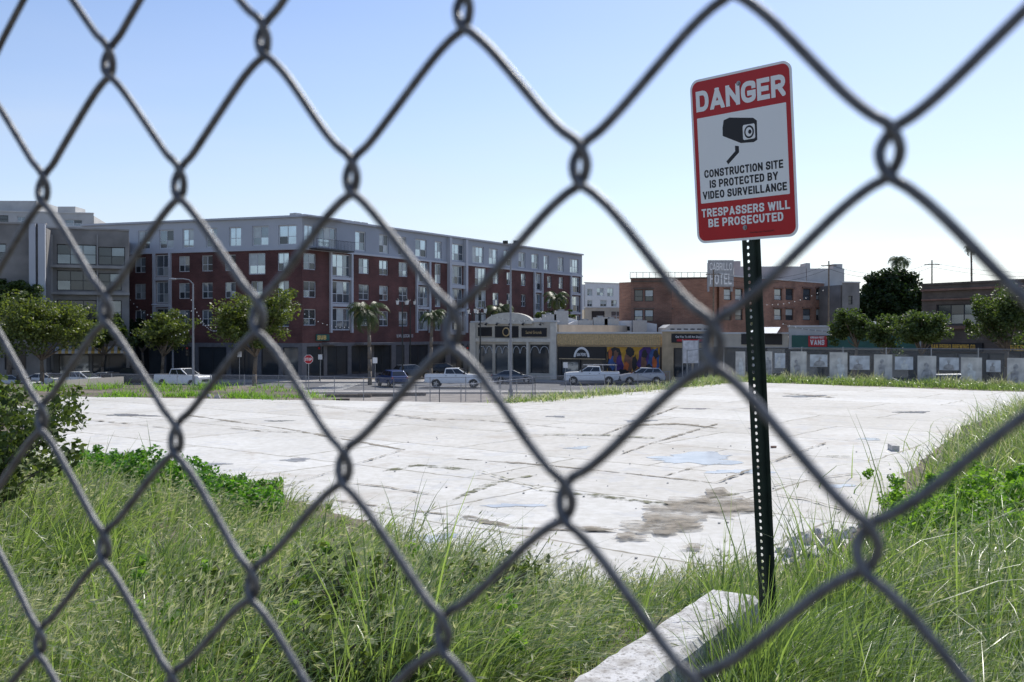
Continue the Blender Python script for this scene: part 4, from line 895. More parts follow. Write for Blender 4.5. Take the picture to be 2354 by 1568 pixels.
M['poster']=mat('poster_print',(.64,.65,.68),.6,var=.3,scale=2.2,detail=4)
M['poster2']=mat('poster_print_warm',(.66,.62,.58),.6,var=.3,scale=1.9,detail=4)
M['fig']=mat('poster_figure',(.42,.40,.40),.6,var=.5,scale=4)
M['fig2']=mat('poster_figure_pale',(.74,.73,.71),.6,var=.25,scale=4)  # paler figure print, used on every third poster
ff=Fac(1600,65,1700,65); ff.A=FA; ff.d=FD
for i,(u0,u1,v0,v1) in enumerate([(1692,1714,808,866),(1724,1740,812,845),(1752,1776,808,862),(1782,1806,812,846),(1818,1855,808,865),(1863,1903,815,843),(1908,1949,810,871),(1954,2000,818,850),(2010,2052,815,872),(2058,2100,820,850),(2110,2153,818,878),(2160,2205,822,851),(2210,2258,822,882),(2268,2301,828,855),(2316,2362,823,887),(2372,2420,828,860)]):
    s0=ff.s(u0);s1_=ff.s(u1);um=(u0+u1)/2; zl=ff.z(v1,um);zh=ff.z(v0,um); p=FA+FD*((s0+s1_)/2); w=(s1_-s0)/2;h=zh-zl
    q=p+Vector((FD.y,-FD.x))*.08
    e=thing('poster','pale photographic poster of a person hung on fence','poster',(q.x,q.y,zl),(0,0,fang),group='posters hung on the fence')
    MB().box(-w,w,0,.015,0,h).obj('panel',e,['poster' if i%2 else 'poster2'])
    r2=random.Random(i); mb=MB(); cx=r2.uniform(-.3,.3)*w; hz=h*r2.uniform(.55,.72); hr=min(w*.25,h*.10)*r2.uniform(.8,1.3); lean_=r2.uniform(-.15,.15)*w
    def C(x,z): return (max(-w*.96,min(w*.96,x)),-.003,max(.02,min(h-.02,z)))
    k1=r2.uniform(.3,.8);k2=r2.uniform(.3,.8)
    P=[(cx-w*k1,.02),(cx+w*k2,.02),(cx+w*k2*.8,hz-hr*3.2),(cx+w*.45,hz-hr*1.9),(cx+hr*.45,hz-hr*1.35),(cx+hr*.45+lean_*.3,hz-hr*.7),(cx+hr+lean_,hz),(cx+hr*.7+lean_,hz+hr*.9),(cx+lean_,hz+hr*1.3),(cx-hr*.8+lean_,hz+hr*.9),(cx-hr*.95+lean_,hz-hr*.1),(cx-hr*.4,hz-hr*.9),(cx-hr*.5,hz-hr*1.4),(cx-w*.4,hz-hr*1.9),(cx-w*k1*.9,hz-hr*3.4)]
    mb.add([C(a+r2.uniform(-.02,.02),b_) for a,b_ in P],[tuple(range(15))],0 if i%3 else 1)
    mb.obj('portrait',e,['fig','fig2'])
e=thing('banner','pale printed banner on a post','banner',(PX(1588,92),92,PH(835,92))); MB().box(-.7,.7,0,.02,0,2.1).obj('panel',e,['poster']); MB().cyl((-.75,.05,-2.5),(-.75,.05,2.2),.04).cyl((.75,.05,-2.5),(.75,.05,2.2),.04).obj('post',e,['steel'])
e=thing('retaining_wall','low tan concrete retaining wall by the planting beds','wall',(0,0,0)); 
MB().exy([(PX(125,55),55),(PX(272,60),60),(PX(272,60)+.2,60.3),(PX(125,55),55.3)],-.5,.35).obj('wall',e,['cream'])
for i,(u,Z,l) in enumerate([(800,86,4),(870,87,3.6),(940,88,3),(760,80,3)]):
    e=thing('timber_kerb','low timber kerb lying on the gravel','kerb',(PX(u,Z),Z,-2.58),(0,0,.1*i),group='timber kerbs'); MB().box(-l/2,l/2,-.15,.15,0,.28).obj('beam',e,['bark'],bevel=.03)
# ------------------------------------------------ vegetation near
def blades(x,y,h,w,lean,z=None,segs=4,az=None):
    n=len(x); z=height(x,y) if z is None else z
    t=np.linspace(0,1,segs+1)[None,:]; az=rng.uniform(0,2*np.pi,n) if az is None else az
    hx,hy=np.cos(az),np.sin(az)
    L=(lean*h)[:,None]; r=t**1.8
    cx=x[:,None]+hx[:,None]*L*r; cy=y[:,None]+hy[:,None]*L*r; cz=z[:,None]-.05+h[:,None]*(t-.50*np.minimum(lean,1.35)[:,None]*t**2.6)
    fa=rng.uniform(0,np.pi,n); sx_,sy_=np.cos(fa),np.sin(fa); ww=w[:,None]*np.maximum(.06,(1-t**1.5))
    V=np.stack([np.stack([cx-sx_[:,None]*ww,cy-sy_[:,None]*ww,cz],-1),np.stack([cx+sx_[:,None]*ww,cy+sy_[:,None]*ww,cz],-1)],2)
    b0=np.arange(n)[:,None]*(segs+1)*2+np.arange(segs)[None,:]*2
    Fq=np.stack([b0,b0+1,b0+3,b0+2],-1).reshape(-1,4)
    return V.reshape(-1,3),Fq,np.stack([cx,cy,cz],-1)
def bump2(x,y): return np.sin(x*1.7+1.3*np.sin(y*1.1))*np.sin(y*1.3+.7*x)
def field(n,u0,u1,Z0,Z1):
    Z=Z0*(Z1/Z0)**rng.random(n); u=rng.uniform(u0,u1,n); return (u-1177)/F*Z,Z
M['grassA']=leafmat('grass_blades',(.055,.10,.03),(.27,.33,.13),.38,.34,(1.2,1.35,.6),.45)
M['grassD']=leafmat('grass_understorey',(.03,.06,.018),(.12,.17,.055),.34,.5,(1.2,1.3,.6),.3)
M['grassB']=leafmat('dry_grass',(.27,.29,.16),(.50,.50,.33),.32,.5,(1.15,1.15,.8),.3)
M['clover']=leafmat('clover_leaves',(.04,.12,.015),(.13,.28,.04),.4,.5)
M['shrub']=leafmat('shrub_leaves',(.03,.05,.016),(.12,.16,.05),.25,.62,spec=.2)
M['weed']=leafmat('broad_weed_leaves',(.07,.16,.02),(.22,.36,.07),.42,.55)
WALLA=Vector((.255,2.90));WALLB=Vector((.745,3.72))
def walld(x,y):
    d=WALLB-WALLA;L=d.length;d/=L; px=x-WALLA.x;py=y-WALLA.y; s_=px*d.x+py*d.y; q=-px*d.y+py*d.x
    return s_,q
def keep(x,y):
    k=~inpoly(x,y,SL)
    s_,q=walld(x,y); k&=~((s_<1.1)&(np.abs(q)<.12))
    k&=~(((((x-3.1)/.7)**2+((y-7.6)/.9)**2)<1)&(rng.random(len(x))<.85))
    return k
def gmul(x,y):
    m_=(1+.35*bump2(x,y)+.25*bump2(x*3.1,y*2.7))
    s_,q=walld(x,y)
    m_=np.where((s_<2.0)&(q>0)&(q<.6),m_*.38,m_)
    m_=np.where((s_<.75)&(q<0)&(q>-.3),m_*.5,m_)
    m_=m_*(1-.45*np.exp(-(((x/y-.12)/.13)**2)))
    m_=m_*np.interp(y,[3,6,12,20],[.75,.9,.72,.6])
    m_=np.where(x/y>.30,m_*1.2,m_)
    fr=np.exp(-(((x/y-.30)/.05)**2))*((y>6)&(y<14)); m_=m_*(1-.65*fr)
    return np.clip(m_,.12,2)
x,y=field(70000,-450,2850,1.9,26); k=keep(x,y); x,y=x[k],y[k]
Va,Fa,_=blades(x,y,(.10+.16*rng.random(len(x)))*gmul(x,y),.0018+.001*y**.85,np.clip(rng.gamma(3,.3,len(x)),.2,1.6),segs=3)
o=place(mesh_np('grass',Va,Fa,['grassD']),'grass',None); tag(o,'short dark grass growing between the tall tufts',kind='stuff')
def tufts(nt,nb,u0,u1,Z0,Z1,lo,hi,wk=1.0,segs=5,rect=None,mul=True):
    if rect is None: x,y=field(nt,u0,u1,Z0,Z1)
    else: x=rect[0]+rng.normal(size=nt)*rect[2]; y=rect[1]+rng.normal(size=nt)*rect[3]
    k=keep(x,y)
    if rect is None: k&=((bump2(x*2.3+1,y*1.9)+rng.normal(size=len(x))*.8)>-.9)
    x,y=x[k],y[k]
    th=rng.uniform(lo,hi,len(x))*np.exp(rng.normal(0,.22,len(x)))
    if mul: th=th*gmul(x,y)
    taz=.3+.8*bump2(x*.8,y*.7)+rng.normal(0,.5,len(x)); tl=np.clip(rng.normal(.45,.2,len(x)),.05,1)
    X=np.repeat(x,nb);Y=np.repeat(y,nb); n=len(X); ra=rng.uniform(0,2*np.pi,n); rr2=rng.random(n)**.7
    spread=.02+.05*np.repeat(th,nb)
    X=X+np.cos(ra)*rr2*spread;Y=Y+np.sin(ra)*rr2*spread
    vx=np.cos(ra)*.75*rr2+np.cos(np.repeat(taz,nb))*np.repeat(tl,nb); vy=np.sin(ra)*.75*rr2+np.sin(np.repeat(taz,nb))*np.repeat(tl,nb)
    lean=np.clip(np.hypot(vx,vy)*rng.uniform(.6,1.5,n),.08,1.7); az=np.arctan2(vy,vx)
    h=np.repeat(th,nb)*rng.uniform(.55,1.15,n)
    return blades(X,Y,h,(.0016+.00095*Y**.85)*rng.uniform(.5,1.5,n)*wk,lean,az=az,segs=segs)
def putt(name,mt,label,*parts):
    V=[];Fq=[];o_=0
    for v,f_,_ in parts: V.append(v);Fq.append(f_+o_);o_+=len(v)
    o=place(mesh_np(name,np.concatenate(V),np.concatenate(Fq),[mt]),name,None); tag(o,label,kind='stuff')
putt('tall_grass','grassA','long wild green grass tufts covering the bank',tufts(9000,12,-450,2850,1.9,26,.38,.66),tufts(700,13,2120,2800,12,18,.5,.9,mul=False),tufts(600,13,2250,2800,4,8,.35,.6,mul=False))
P_=[(.79,3.20,.05,.08,70,.42,.60),(.86,3.42,.05,.08,70,.42,.58),(.70,3.02,.05,.08,50,.30,.46),(.60,2.80,.05,.08,40,.20,.34),(1.10,3.3,.12,.18,90,.32,.50),(1.0,3.85,.08,.08,50,.3,.45),(.84,3.98,.10,.06,60,.28,.42),(.72,4.1,.12,.06,40,.2,.34),(.47,2.55,.05,.08,26,.14,.24),(1.35,3.0,.15,.25,70,.25,.42)]
putt('tall_grass','grassA','tall grass clump around the foot of the sign post',*[tufts(a[4],12,0,0,0,0,a[5],a[6],rect=a[:4],mul=False) for a in P_])
x,y=field(12500,-400,2850,2.6,26); k=keep(x,y)&((bump2(x*1.3+2,y*1.1)+rng.normal(size=len(x))*.6)>-.2); x,y=x[k],y[k]
h=rng.uniform(.45,.80,len(x))*gmul(x,y)
V1,F1,sp=blades(x,y,h,.0008+.0004*y**.85,np.clip(rng.gamma(3,.22,len(x)),.15,1.1),az=rng.normal(.2,.8,len(x)),segs=7)
P=[]
for a in(4,5,6,7):
    base_=sp[:,a]; d=sp[:,a]-sp[:,a-1]; d/=np.linalg.norm(d,axis=1)[:,None]+1e-9; side=np.cross(d,rng.normal(size=d.shape)); side/=np.linalg.norm(side,axis=1)[:,None]+1e-9
    for sgn in(-1,1):
        dd=d*.9+side*.22*sgn; dd[:,2]-=.2; s2=(.034+.003*y)[:,None]; s2=s2*rng.uniform(.7,1.3,s2.shape)
        w2=np.cross(dd,rng.normal(size=dd.shape)); w2/=np.linalg.norm(w2,axis=1)[:,None]+1e-9
        P.append(np.stack([base_,base_+dd*s2*.4+w2*s2*.06,base_+dd*s2,base_+dd*s2*.4-w2*s2*.06],1))
P=np.concatenate(P).reshape(-1,3); F2=np.arange(len(P)).reshape(-1,4)+len(V1)
o=place(mesh_np('seed_grass',np.concatenate([V1,P]),np.concatenate([F1,F2]),['grassB']),'seed_grass',None); tag(o,'pale drooping seed heads and stalks among the grass',kind='stuff')
def weeds_mass(nc,u0,u1,Z0,Z1,hlo,hhi,n,size,mt,name,label,rad=.10):
    C=[];R=[]; st=0
    while len(C)<nc and st<nc*20:
        st+=1; Z=random.uniform(Z0,Z1); u=random.uniform(u0,u1); x=PX(u,Z)
        if inpoly(np.array([x]),np.array([Z]),SL)[0]: continue
        z=h1(x,Z); hh=random.uniform(hlo,hhi)*(1+.35*math.sin(x*2.1)*math.cos(Z*1.7))
        k=max(1,int(hh/.14))
        for j in range(k): C.append((x+random.uniform(-.08,.08)*j,Z+random.uniform(-.08,.08)*j,z+hh*(j+1)/k)); R.append(rad*random.uniform(.7,1.3)*(1.25-.6*(j+1)/k))
    V,Fq=leafcloud(C,R,n,size,up=.5); o=place(mesh_np(name,V,Fq,[mt]),name,None); tag(o,label,kind='stuff')
weeds_mass(260,180,480,13.5,19,.15,.42,16000,.065,'clover','clover_patch','bright green clover spreading on the bank',rad=.16)
weeds_mass(120,450,640,12.5,16.5,.12,.32,8000,.065,'clover','clover_patch','bright green clover spreading on the bank',rad=.15)
weeds_mass(420,2060,2420,8.6,13,.35,.85,34000,.052,'weed','weed_patch','broad leaved bright green weeds on the bank',rad=.12)
weeds_mass(80,2180,2500,6.5,8.5,.15,.45,6000,.045,'weed','weed_patch','broad leaved bright green weeds on the bank',rad=.09)
weeds_mass(60,300,1200,3.4,5.5,.12,.34,2600,.034,'weed','weed_patch','small leafy weeds among the grass',rad=.05)
def shrub(x,y,rx,h,n,size,label,mt='shrub',seed=0):
    rr=random.Random(seed); z=h1(x,y); e=thing('shrub',label,'shrub',(x,y,z),group='dark leathery leaved shrubs')
    mb=MB();C=[];
    for i in range(26):
        t=rr.uniform(0,6.28); q=rr.uniform(.2,1.1); tip=(rx*q*math.cos(t),rx*q*math.sin(t),h*rr.uniform(.4,1.05)); mid=(tip[0]*.45,tip[1]*.45,tip[2]*.6)
        mb.cyl((0,0,-.05),mid,.010,.007,5).cyl(mid,tip,.007,.003,5); C+=[tip,tuple((a*.4+b_*.6) for a,b_ in zip(mid,tip)),mid]
    mb.obj('stem',e,['bark']); V,Fq=leafcloud(C,[(.10*rx+.035)]*len(C),n,size); place(mesh_np('foliage',V,Fq,[mt]),'foliage',e)
shrub(-3.95,7.2,.75,.95,5000,.055,'dark shrub with leathery leaves on the bank',seed=1)
shrub(-4.7,8.6,.9,1.15,4500,.055,'dark shrub with leathery leaves on the bank',seed=2)
for i,(u,Z,rx,h) in enumerate([(820,4.3,.40,.40),(1010,4.6,.38,.36),(560,4.6,.36,.34),(900,3.4,.28,.28),(1130,5.2,.30,.32),(700,3.4,.30,.26)]):
    shrub(PX(u,Z),Z,rx,h,900,.038,'low dark shrub growing through the grass',seed=10+i)
def strip(n,pts,wd,h0,h1_,mt,label,name='weeds',w=.02,th=-.35):
    P=[Vector(p) for p in pts]; L=[(b_-a).length for a,b_ in zip(P[:-1],P[1:])]; i=rng.choice(len(L),n,p=np.array(L)/sum(L)); t=rng.random(n)
    A=np.array([p[:] for p in P]); x=A[i,0]+(A[i+1,0]-A[i,0])*t+rng.normal(size=n)*wd; y=A[i,1]+(A[i+1,1]-A[i,1])*t+rng.normal(size=n)*wd
    k=bump2(x*.9,y*.9)+rng.normal(size=n)*.3>th; x,y=x[k],y[k]
    V,Fq,_=blades(x,y,rng.uniform(h0,h1_,len(x))*(1+.4*bump2(x*1.4,y*1.4)),np.full(len(x),w),rng.uniform(.2,1.2,len(x)),segs=3)
    o=place(mesh_np(name,V,Fq,[mt]),name,None); tag(o,label,kind='stuff')
strip(16000,[(13,61.5),(15,61.5),(22,57),(27,53),(34,48)],1.1,.2,.65,'grassA','green weeds along the foot of the fence')
strip(4000,[(14,63.5),(34,52)],.6,.2,.9,'grassB','dry weeds along the foot of the fence')
strip(6000,[(0,42.3),(6,50),(13.5,61)],.5,.15,.6,'grassA','green weeds along the slab edge',th=0)
strip(2500,[(0,42.3),(6,50),(13.5,61)],.6,.2,.7,'grassB','dry weeds along the slab edge')
strip(5000,[(-9,44.5),(-12,46.5),(-20,47.5)],.8,.15,.5,'weed','bright weeds in the planting bed',th=.2)
strip(6000,[(-12,52),(-24,54),(-30,50)],1.6,.2,.6,'weed','bright weeds in the planting bed',th=.2)
strip(7000,[(-18.5,33),(-21,38),(-24,44),(-28,47)],1.0,.15,.5,'grassA','green weeds beside the slab')
strip(16000,[(8.7,17.5),(11.9,21.5),(17.5,31),(25,40)],1.0,.4,1.1,'grassA','tall green grass along the slab edge',name='tall_grass',w=.014)
strip(5000,[(8.0,15.5),(8.7,17.5),(11.9,21.5),(17.5,31),(25,40)],.9,.6,1.3,'grassB','tall pale seed stalks along the slab edge',name='seed_grass',w=.009)
strip(2500,[(PX(1080,62),62),(PX(1190,62),62)],1.2,.3,1.0,'weed','weed clump on the gravel')
# ------------------------------------------------ rubble
def rock(x,y,s,seed,label='broken chunk of grey concrete on the ground',z=None):
    rr=random.Random(seed); bm=bmesh.new(); bmesh.ops.create_icosphere(bm,subdivisions=3,radius=1)
    pl=[(Vector((rr.uniform(-1,1),rr.uniform(-1,1),rr.uniform(-1,1))).normalized(),rr.uniform(.4,.8)) for _ in range(11)]
    for v in bm.verts:
        for n_,d in pl:
            q=v.co.dot(n_)
            if q>d: v.co-=n_*(q-d)
        v.co*=1+rr.uniform(-.05,.05)
    me=bpy.data.meshes.new('rock'); bm.to_mesh(me); bm.free(); me.materials.append(M['rock'])
    o=place(me,'concrete_chunk',None,(x,y,(h1(x,y) if z is None else z)+s*.35),(rr.uniform(0,3),rr.uniform(0,3),rr.uniform(0,3))); o.scale=(s,s*rr.uniform(.6,1),s*rr.uniform(.5,.8)); tag(o,label,'rubble','broken concrete chunks')
k=0
for (u,v,s) in [(1835,1262,.17),(1862,1250,.20),(1890,1262,.15),(1912,1246,.18),(1815,1278,.12),(1850,1280,.14),(1932,1255,.14),(1792,1270,.10),(1875,1282,.12),(1948,1238,.12),(1842,1240,.12),(1800,1290,.08),(1828,1292,.08),(1962,1228,.10),(1905,1275,.12),(1880,1238,.12),(1925,1232,.11),(1985,1215,.10)]:
    Z=F*(CZ-.05)/(v-HV); rock(PX(u,Z),Z,s,k,z=.04); k+=1
for (u,Z,s) in [(2135,7.2,.06),(2180,7.6,.045),(2100,7.9,.05),(2220,7.0,.035),(2060,8.2,.045),(2160,8.4,.045),(2250,7.8,.05)]: rock(PX(u,Z),Z,s,k); k+=1
for (u,v) in [(40,945),(60,950),(85,942),(105,955),(30,955),(125,948),(150,955),(480,915),(500,918)]:
    Z=F*CZ/(v-HV); rock(PX(u,Z),Z,random.uniform(.2,.35),k); k+=1
mb=MB()
for i in range(150):
    u=random.uniform(900,2100); v=random.uniform(1000,1330); Z=F*2.95/(v-HV); s=random.choice([.008,.012,.018,.028]); x=PX(u,Z)
    if inpoly(np.array([x]),np.array([Z]),SL)[0]: mb.ell((x,Z,.055+s*.3),(s,s*.8,s*.5),5,3)
tag(mb.obj('pebbles',None,['rock']),'small loose pebbles scattered over concrete',kind='stuff')
Z=F*2.95/(1035-HV); e=thing('timber_offcut','short piece of pale weathered timber on the slab','timber',(PX(2055,Z),Z,.05),(0,0,1.4)); MB().box(-.28,.28,-.09,.09,0,.14).obj('block',e,['rock'],bevel=.01)
Z=F*2.95/(1030-HV); e=thing('brick','red brick lying on the slab','brick',(PX(1779,Z),Z,.05),(0,0,.4)); MB().box(-.07,.07,-.04,.04,0,.05).obj('block',e,['brick_red'],bevel=.01)
# ------------------------------------------------ wall near
m,nt,b=newmat('weathered_white_wall'); tc=nt.nodes.new('ShaderNodeTexCoord')
bs=ramp(noise(9,10,.7).outputs['Fac'],.38,(.38,.36,.33),.55,(.60,.59,.575)).outputs[0]
sp2=ramp(noise(60,8,.7).outputs['Fac'],.52,(0,0,0),.62,(.85,.85,.85)).outputs[0]
bs=mix(sp2,bs,(.20,.18,.16)); nt.links.new(bs,b.inputs['Base Color']); b.inputs['Roughness'].default_value=.95
bp=nt.nodes.new('ShaderNodeBump'); bp.inputs['Strength'].default_value=.6; bp.inputs['Distance'].default_value=.005; nt.links.new(noise(70,8).outputs['Fac'],bp.inputs['Height']); nt.links.new(bp.outputs[0],b.inputs['Normal'])
M['oldwall']=m
wb_=thing('concrete_wall','low weathered white concrete wall in the grass','wall',(WALLA.x,WALLA.y,0),(0,0,math.atan2((WALLB-WALLA).y,(WALLB-WALLA).x)))
mb=MB(); n=60; rr=random.Random(4); V=[]
xs_=np.linspace(-1.8,1.22,n)
for x in xs_:
    j=lambda a:rr.uniform(-a,a)
    V+=[(x,-.105+j(.002),1.2),(x,-.102+j(.003),1.945+j(.003)),(x,-.084+j(.004),1.968+j(.002)),(x,.084+j(.004),1.968+j(.002)),(x,.104+j(.003),1.947+j(.003)),(x,.107+j(.002),1.2)]
fs=[]
for i in range(n-1):
    for k_ in range(5): a=i*6+k_; fs.append((a,a+6,a+7,a+1))
fs+=[(0,1,2,3,4,5),tuple((n-1)*6+k_ for k_ in(5,4,3,2,1,0))]
mb.add(V,fs); mb.obj('wall',wb_,['oldwall'])
# ------------------------------------------------ danger sign
M['signwhite']=mat('sign_white',(.94,.94,.93),.35,var=.01); M['signred']=mat('sign_red',(.52,.012,.02),.35,var=.05,scale=8)
M['signblack']=mat('sign_black',(.012,.013,.02),.4,var=.05); M['post']=mat('post_green',(.015,.028,.022),.5,.3,var=.25,scale=20)
SX,SZ=PX(1706,3.62),PH(359,3.62)
sign=thing('warning_sign','red and white danger surveillance sign on perforated post','sign',(SX,3.62,SZ),(math.radians(4.9),0,math.radians(-46)))
def rrect(x0,x1,z0,z1,r,n=8):
    P=[]
    for cx,cz,a0 in((x1-r,z1-r,0),(x0+r,z1-r,90),(x0+r,z0+r,180),(x1-r,z0+r,270)):
        for i in range(n+1): t=math.radians(a0+90*i/n); P.append((cx+r*math.cos(t),cz+r*math.sin(t)))
    return P
W2,H2=.213,.305
plate=MB().exz(rrect(-W2,W2,-H2,H2,.036),-.002,0).obj('plate',sign,['signwhite'])
MB().exz(rrect(-W2+.009,W2-.009,-H2+.009,H2-.009,.029),-.0028,-.0022).obj('red_panel',sign,['signred'])
zt=H2-.235*.61;zb_=H2-.755*.61
MB().exz(rrect(-W2+.026,W2-.026,zb_,zt,.003),-.0036,-.003).obj('white_panel',sign,['signwhite'])
def st(s,frac,w,h,m_,t=.2,cw=.62,gap=.12,dx=0,rows=30): gtext(s,sign,(dx,-.0042,H2-frac*.61),w,h,m_,t,cw,gap,rows=rows)
st('DANGER',.135,.375,.076,'signwhite',.225,.76,.07,rows=72)
st('CONSTRUCTION SITE',.578,.332,.029,'signblack',.205,.64,.11); st('IS PROTECTED BY',.643,.288,.029,'signblack',.205,.64,.11); st('VIDEO SURVEILLANCE',.708,.354,.029,'signblack',.205,.64,.11)
st('TRESPASSERS WILL',.815,.372,.031,'signwhite',.205,.64,.11); st('BE PROSECUTED',.879,.316,.031,'signwhite',.205,.64,.11)
text('SmartSign.com • Part # 02902',sign,(.07,-.0042,H2-.958*.61),.10,.008,'signblack',.0)
zc=lambda f_:H2-f_*.61
mb=MB()
def fl(P,mi,lay): mb.add([(x*.90,-.0040-.0004*lay,z) for x,z in P],[tuple(range(len(P)))],mi)
cz0=zc(.365)
fl([(-.085,cz0+.030),(-.078,cz0+.056),(-.050,cz0+.062),(.060,cz0+.046),(.076,cz0+.034),(.074,cz0-.034),(.058,cz0-.040),(-.002,cz0-.036),(-.086,cz0+.000)],0,0)
fl([(.010,cz0+.020),(.010,cz0-.024),(.014,cz0-.027),(.062,cz0-.027),(.066,cz0-.023),(.066,cz0+.022),(.062,cz0+.026),(.014,cz0+.026)],1,1)
cir=lambda r,dx=0:[(.039+dx+r*math.cos(t),cz0-.001+r*1.02*math.sin(t)) for t in np.linspace(0,6.283,28)[:-1]]
fl(cir(.0225),0,2); fl(cir(.0160),1,3); fl(cir(.0075,.004),0,4)
fl([(-.030,cz0-.042),(-.012,cz0-.046),(-.012,cz0-.068),(-.066,cz0-.106),(-.074,cz0-.094),(-.030,cz0-.062)],0,0)
mb.obj('camera_pictogram',sign,['signblack','signwhite'])
for f_ in(.075,.925):
    z=zc(f_); MB().cyl((0,-.003,z),(0,-.005,z),.009,.009,16).cyl((0,-.005,z),(0,-.010,z),.006,.005,6).obj('bolt',sign,['steel'])
mb=MB(); zt_,zb2=.29,-2.05; pitch=.0254; nh=int((zt_-zb2)/pitch); hw=.016; r=.0062; t_=.002
for i in range(nh):
    z=zt_-(i+.5)*pitch
    oc=[(r*math.cos(math.radians(45*j+22.5)),z+r*math.sin(math.radians(45*j+22.5))) for j in range(8)]
    sq=[(hw,z+.0053),(hw*.4,z+pitch/2),(-hw*.4,z+pitch/2),(-hw,z+.0053),(-hw,z-.0053),(-hw*.4,z-pitch/2),(hw*.4,z-pitch/2),(hw,z-.0053)]
    vs=[(x,0,z_) for x,z_ in oc]+[(x,0,z_) for x,z_ in sq]+[(hw,0,z+pitch/2),(-hw,0,z+pitch/2),(-hw,0,z-pitch/2),(hw,0,z-pitch/2)]
    vs=vs+[(x,t_,z_) for x,_,z_ in vs]; fs=[(j,8+j,8+(j+1)%8,(j+1)%8) for j in range(8)]+[(8,16,9),(10,17,11),(12,18,13),(14,19,15)]
    fs2=[tuple(20+a for a in f_) for f_ in fs]; mb.add(vs,fs+fs2+[(j,(j+1)%8,20+(j+1)%8,20+j) for j in range(8)])
for sx in(-1,1):
    P=[(sx*hw,0),(sx*(hw+.006),.022),(sx*(hw+.022),.022),(sx*(hw+.022),.025),(sx*(hw+.003),.025),(sx*(hw-.003),.003)]
    mb.exy(P,zb2,zt_)
mb.obj('post',sign,['post'],(0.004,.002,0))
# ------------------------------------------------ near chain link fence
Z0=.346; U=Z0/F
av=Vector((394,-243.3,-25)).normalized(); bv=Vector((18.3,-28,530)).normalized(); cv=av.cross(bv).normalized(); Lm=463.8*U; Vm=531*U
O=Vector(((100-1177)*U,Z0,CZ+340*U))
def crom(P,n=4):
    P=np.array(P); out=[]
    for i in range(1,len(P)-2):
        p0,p1,p2,p3=P[i-1],P[i],P[i+1],P[i+2]
        for k in range(n):
            t=k/n; out.append(.5*((2*p1)+(-p0+p2)*t+(2*p0-5*p1+4*p2-p3)*t*t+(-p0+3*p1-3*p2+p3)*t**3))
    return np.array(out)
cu=bpy.data.curves.new('wire','CURVE'); cu.dimensions='3D'; cu.bevel_depth=.00123; cu.bevel_resolution=2
A3=np.array(av);B3=np.array(bv);C3=np.array(cv);O3=np.array(O); mmv=.001
for kk in range(-30,17):
    pts=[]; j0,j1=-14,26
    for j in range(j0,j1):
        lefttip=(j%2==0); zrow=-j*Vm/2
        if kk%2==0: tcol=kk/2 if lefttip else (kk+1)/2
        else: tcol=(kk+1)/2 if lefttip else kk/2
        sx=1 if tcol>(kk+.5)/2 else -1; s=sx
        jit=random.uniform(-.5,.5)
        for dx,dz,dc in((-sx*11,13.2,.5*s),(-sx*4.6,7.6,1.1*s),(-sx*.3,4.7,1.35*s),(sx*1.8,0,0),(-sx*.3,-4.7,-1.35*s),(-sx*4.6,-7.6,-1.1*s),(-sx*11,-13.2,-.9*s)):
            pts.append(O3+A3*(tcol*Lm+(dx+jit*.7)*mmv)+B3*(zrow+(dz+jit*.6)*mmv)+C3*dc*mmv)
    Q=crom(pts,4); sp=cu.splines.new('POLY'); sp.points.add(len(Q)-1); co=np.ones((len(Q),4),dtype=np.float32); co[:,:3]=Q; sp.points.foreach_set('co',co.ravel())
o=bpy.data.objects.new('t',cu); COL.objects.link(o); dg=bpy.context.evaluated_depsgraph_get(); me=bpy.data.meshes.new_from_object(o.evaluated_get(dg)); bpy.data.objects.remove(o)
M['wire']=mat('galvanised_wire',(.14,.142,.145),.42,.35,var=.35,scale=260,bump=.3)
me.materials.clear(); me.materials.append(M['wire']); me.polygons.foreach_set('use_smooth',[True]*len(me.polygons))
e=thing('chain_link_fence','close galvanised diamond mesh fence','fence',tuple(O)); place(me,'wire_mesh',e,tuple(-O))
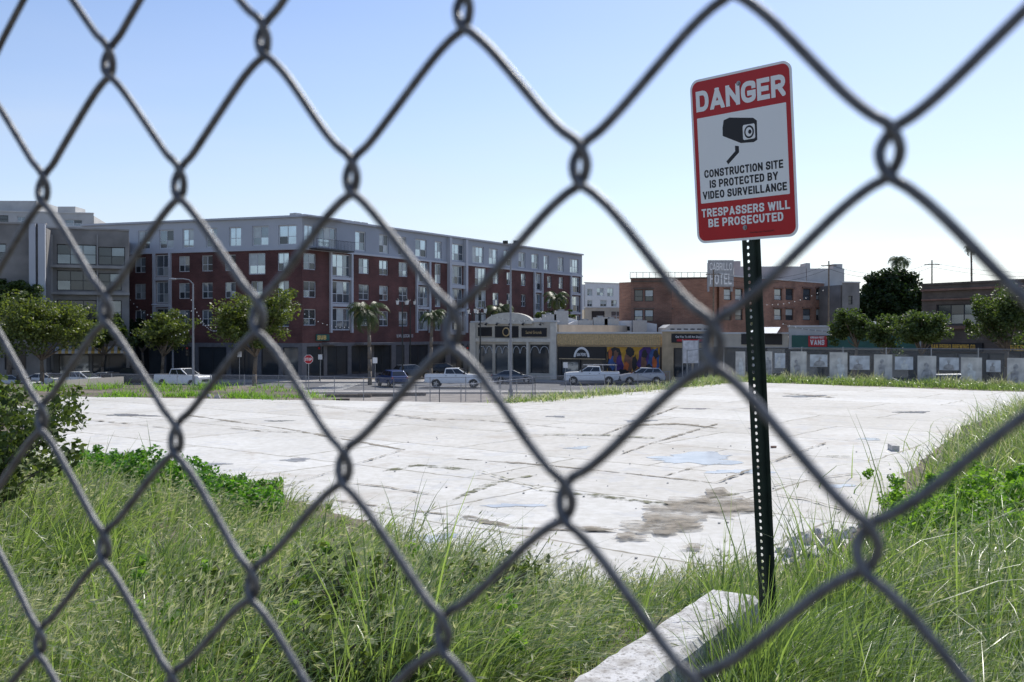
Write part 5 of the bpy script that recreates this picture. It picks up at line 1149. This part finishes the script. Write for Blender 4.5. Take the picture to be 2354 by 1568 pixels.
# ------------------------------------------------ light, sky, camera
az=math.radians(32); el=math.radians(47)
sd=Vector((math.sin(az)*math.cos(el),math.cos(az)*math.cos(el),math.sin(el)))
L=bpy.data.lights.new('sun','SUN'); L.energy=4.8; L.angle=math.radians(.5); L.color=(1,.96,.885); lo=bpy.data.objects.new('sun',L); COL.objects.link(lo); lo.rotation_euler=sd.to_track_quat('Z','Y').to_euler(); lo.location=(0,0,50)
w=bpy.data.worlds.new('World'); bpy.context.scene.world=w; w.use_nodes=True; nt=w.node_tree; bg=nt.nodes['Background']
sk=nt.nodes.new('ShaderNodeTexSky'); sk.sky_type='NISHITA'; sk.sun_disc=False; sk.sun_elevation=el; sk.sun_rotation=az; sk.air_density=1.0; sk.dust_density=.5; sk.ozone_density=2.4
bg.inputs['Strength'].default_value=.148
tc=nt.nodes.new('ShaderNodeTexCoord'); sp_=nt.nodes.new('ShaderNodeSeparateXYZ'); nt.links.new(tc.outputs['Generated'],sp_.inputs[0])
mp=nt.nodes.new('ShaderNodeMapping'); mp.inputs['Scale'].default_value=(1.5,1.5,9); nt.links.new(tc.outputs['Generated'],mp.inputs[0])
nn=nt.nodes.new('ShaderNodeTexNoise'); nn.inputs['Scale'].default_value=2.2; nn.inputs['Detail'].default_value=7; nt.links.new(mp.outputs[0],nn.inputs[0])
r1=ramp(nn.outputs['Fac'],.38,(.30,.30,.30),.72,(.75,.75,.75)); mr=nt.nodes.new('ShaderNodeMapRange'); mr.inputs[1].default_value=.0; mr.inputs[2].default_value=.3; mr.inputs[3].default_value=1; mr.inputs[4].default_value=0
nt.links.new(sp_.outputs[2],mr.inputs[0]); ml=nt.nodes.new('ShaderNodeMath'); ml.operation='MULTIPLY'; nt.links.new(r1.outputs[0],ml.inputs[0]); nt.links.new(mr.outputs[0],ml.inputs[1])
tinted=mix(1.0,sk.outputs[0],(1.06,1.0,1.05),'MULTIPLY')
mxo=mix(ml.outputs[0],tinted,(5.0,5.45,6.0)); nt.links.new(mxo,bg.inputs['Color'])
cam=bpy.data.cameras.new('camera'); co=bpy.data.objects.new('camera',cam); COL.objects.link(co); co.location=(0,0,CZ); co.rotation_euler=(math.radians(90)-math.atan(19/F),0,0)
cam.lens=35; cam.sensor_width=36; cam.clip_start=.01; cam.clip_end=6000; cam.dof.use_dof=True; cam.dof.focus_distance=4.4; cam.dof.aperture_fstop=18
sc_=bpy.context.scene; sc_.camera=co; sc_.view_settings.view_transform='Standard'; sc_.view_settings.look='None'; sc_.view_settings.exposure=0
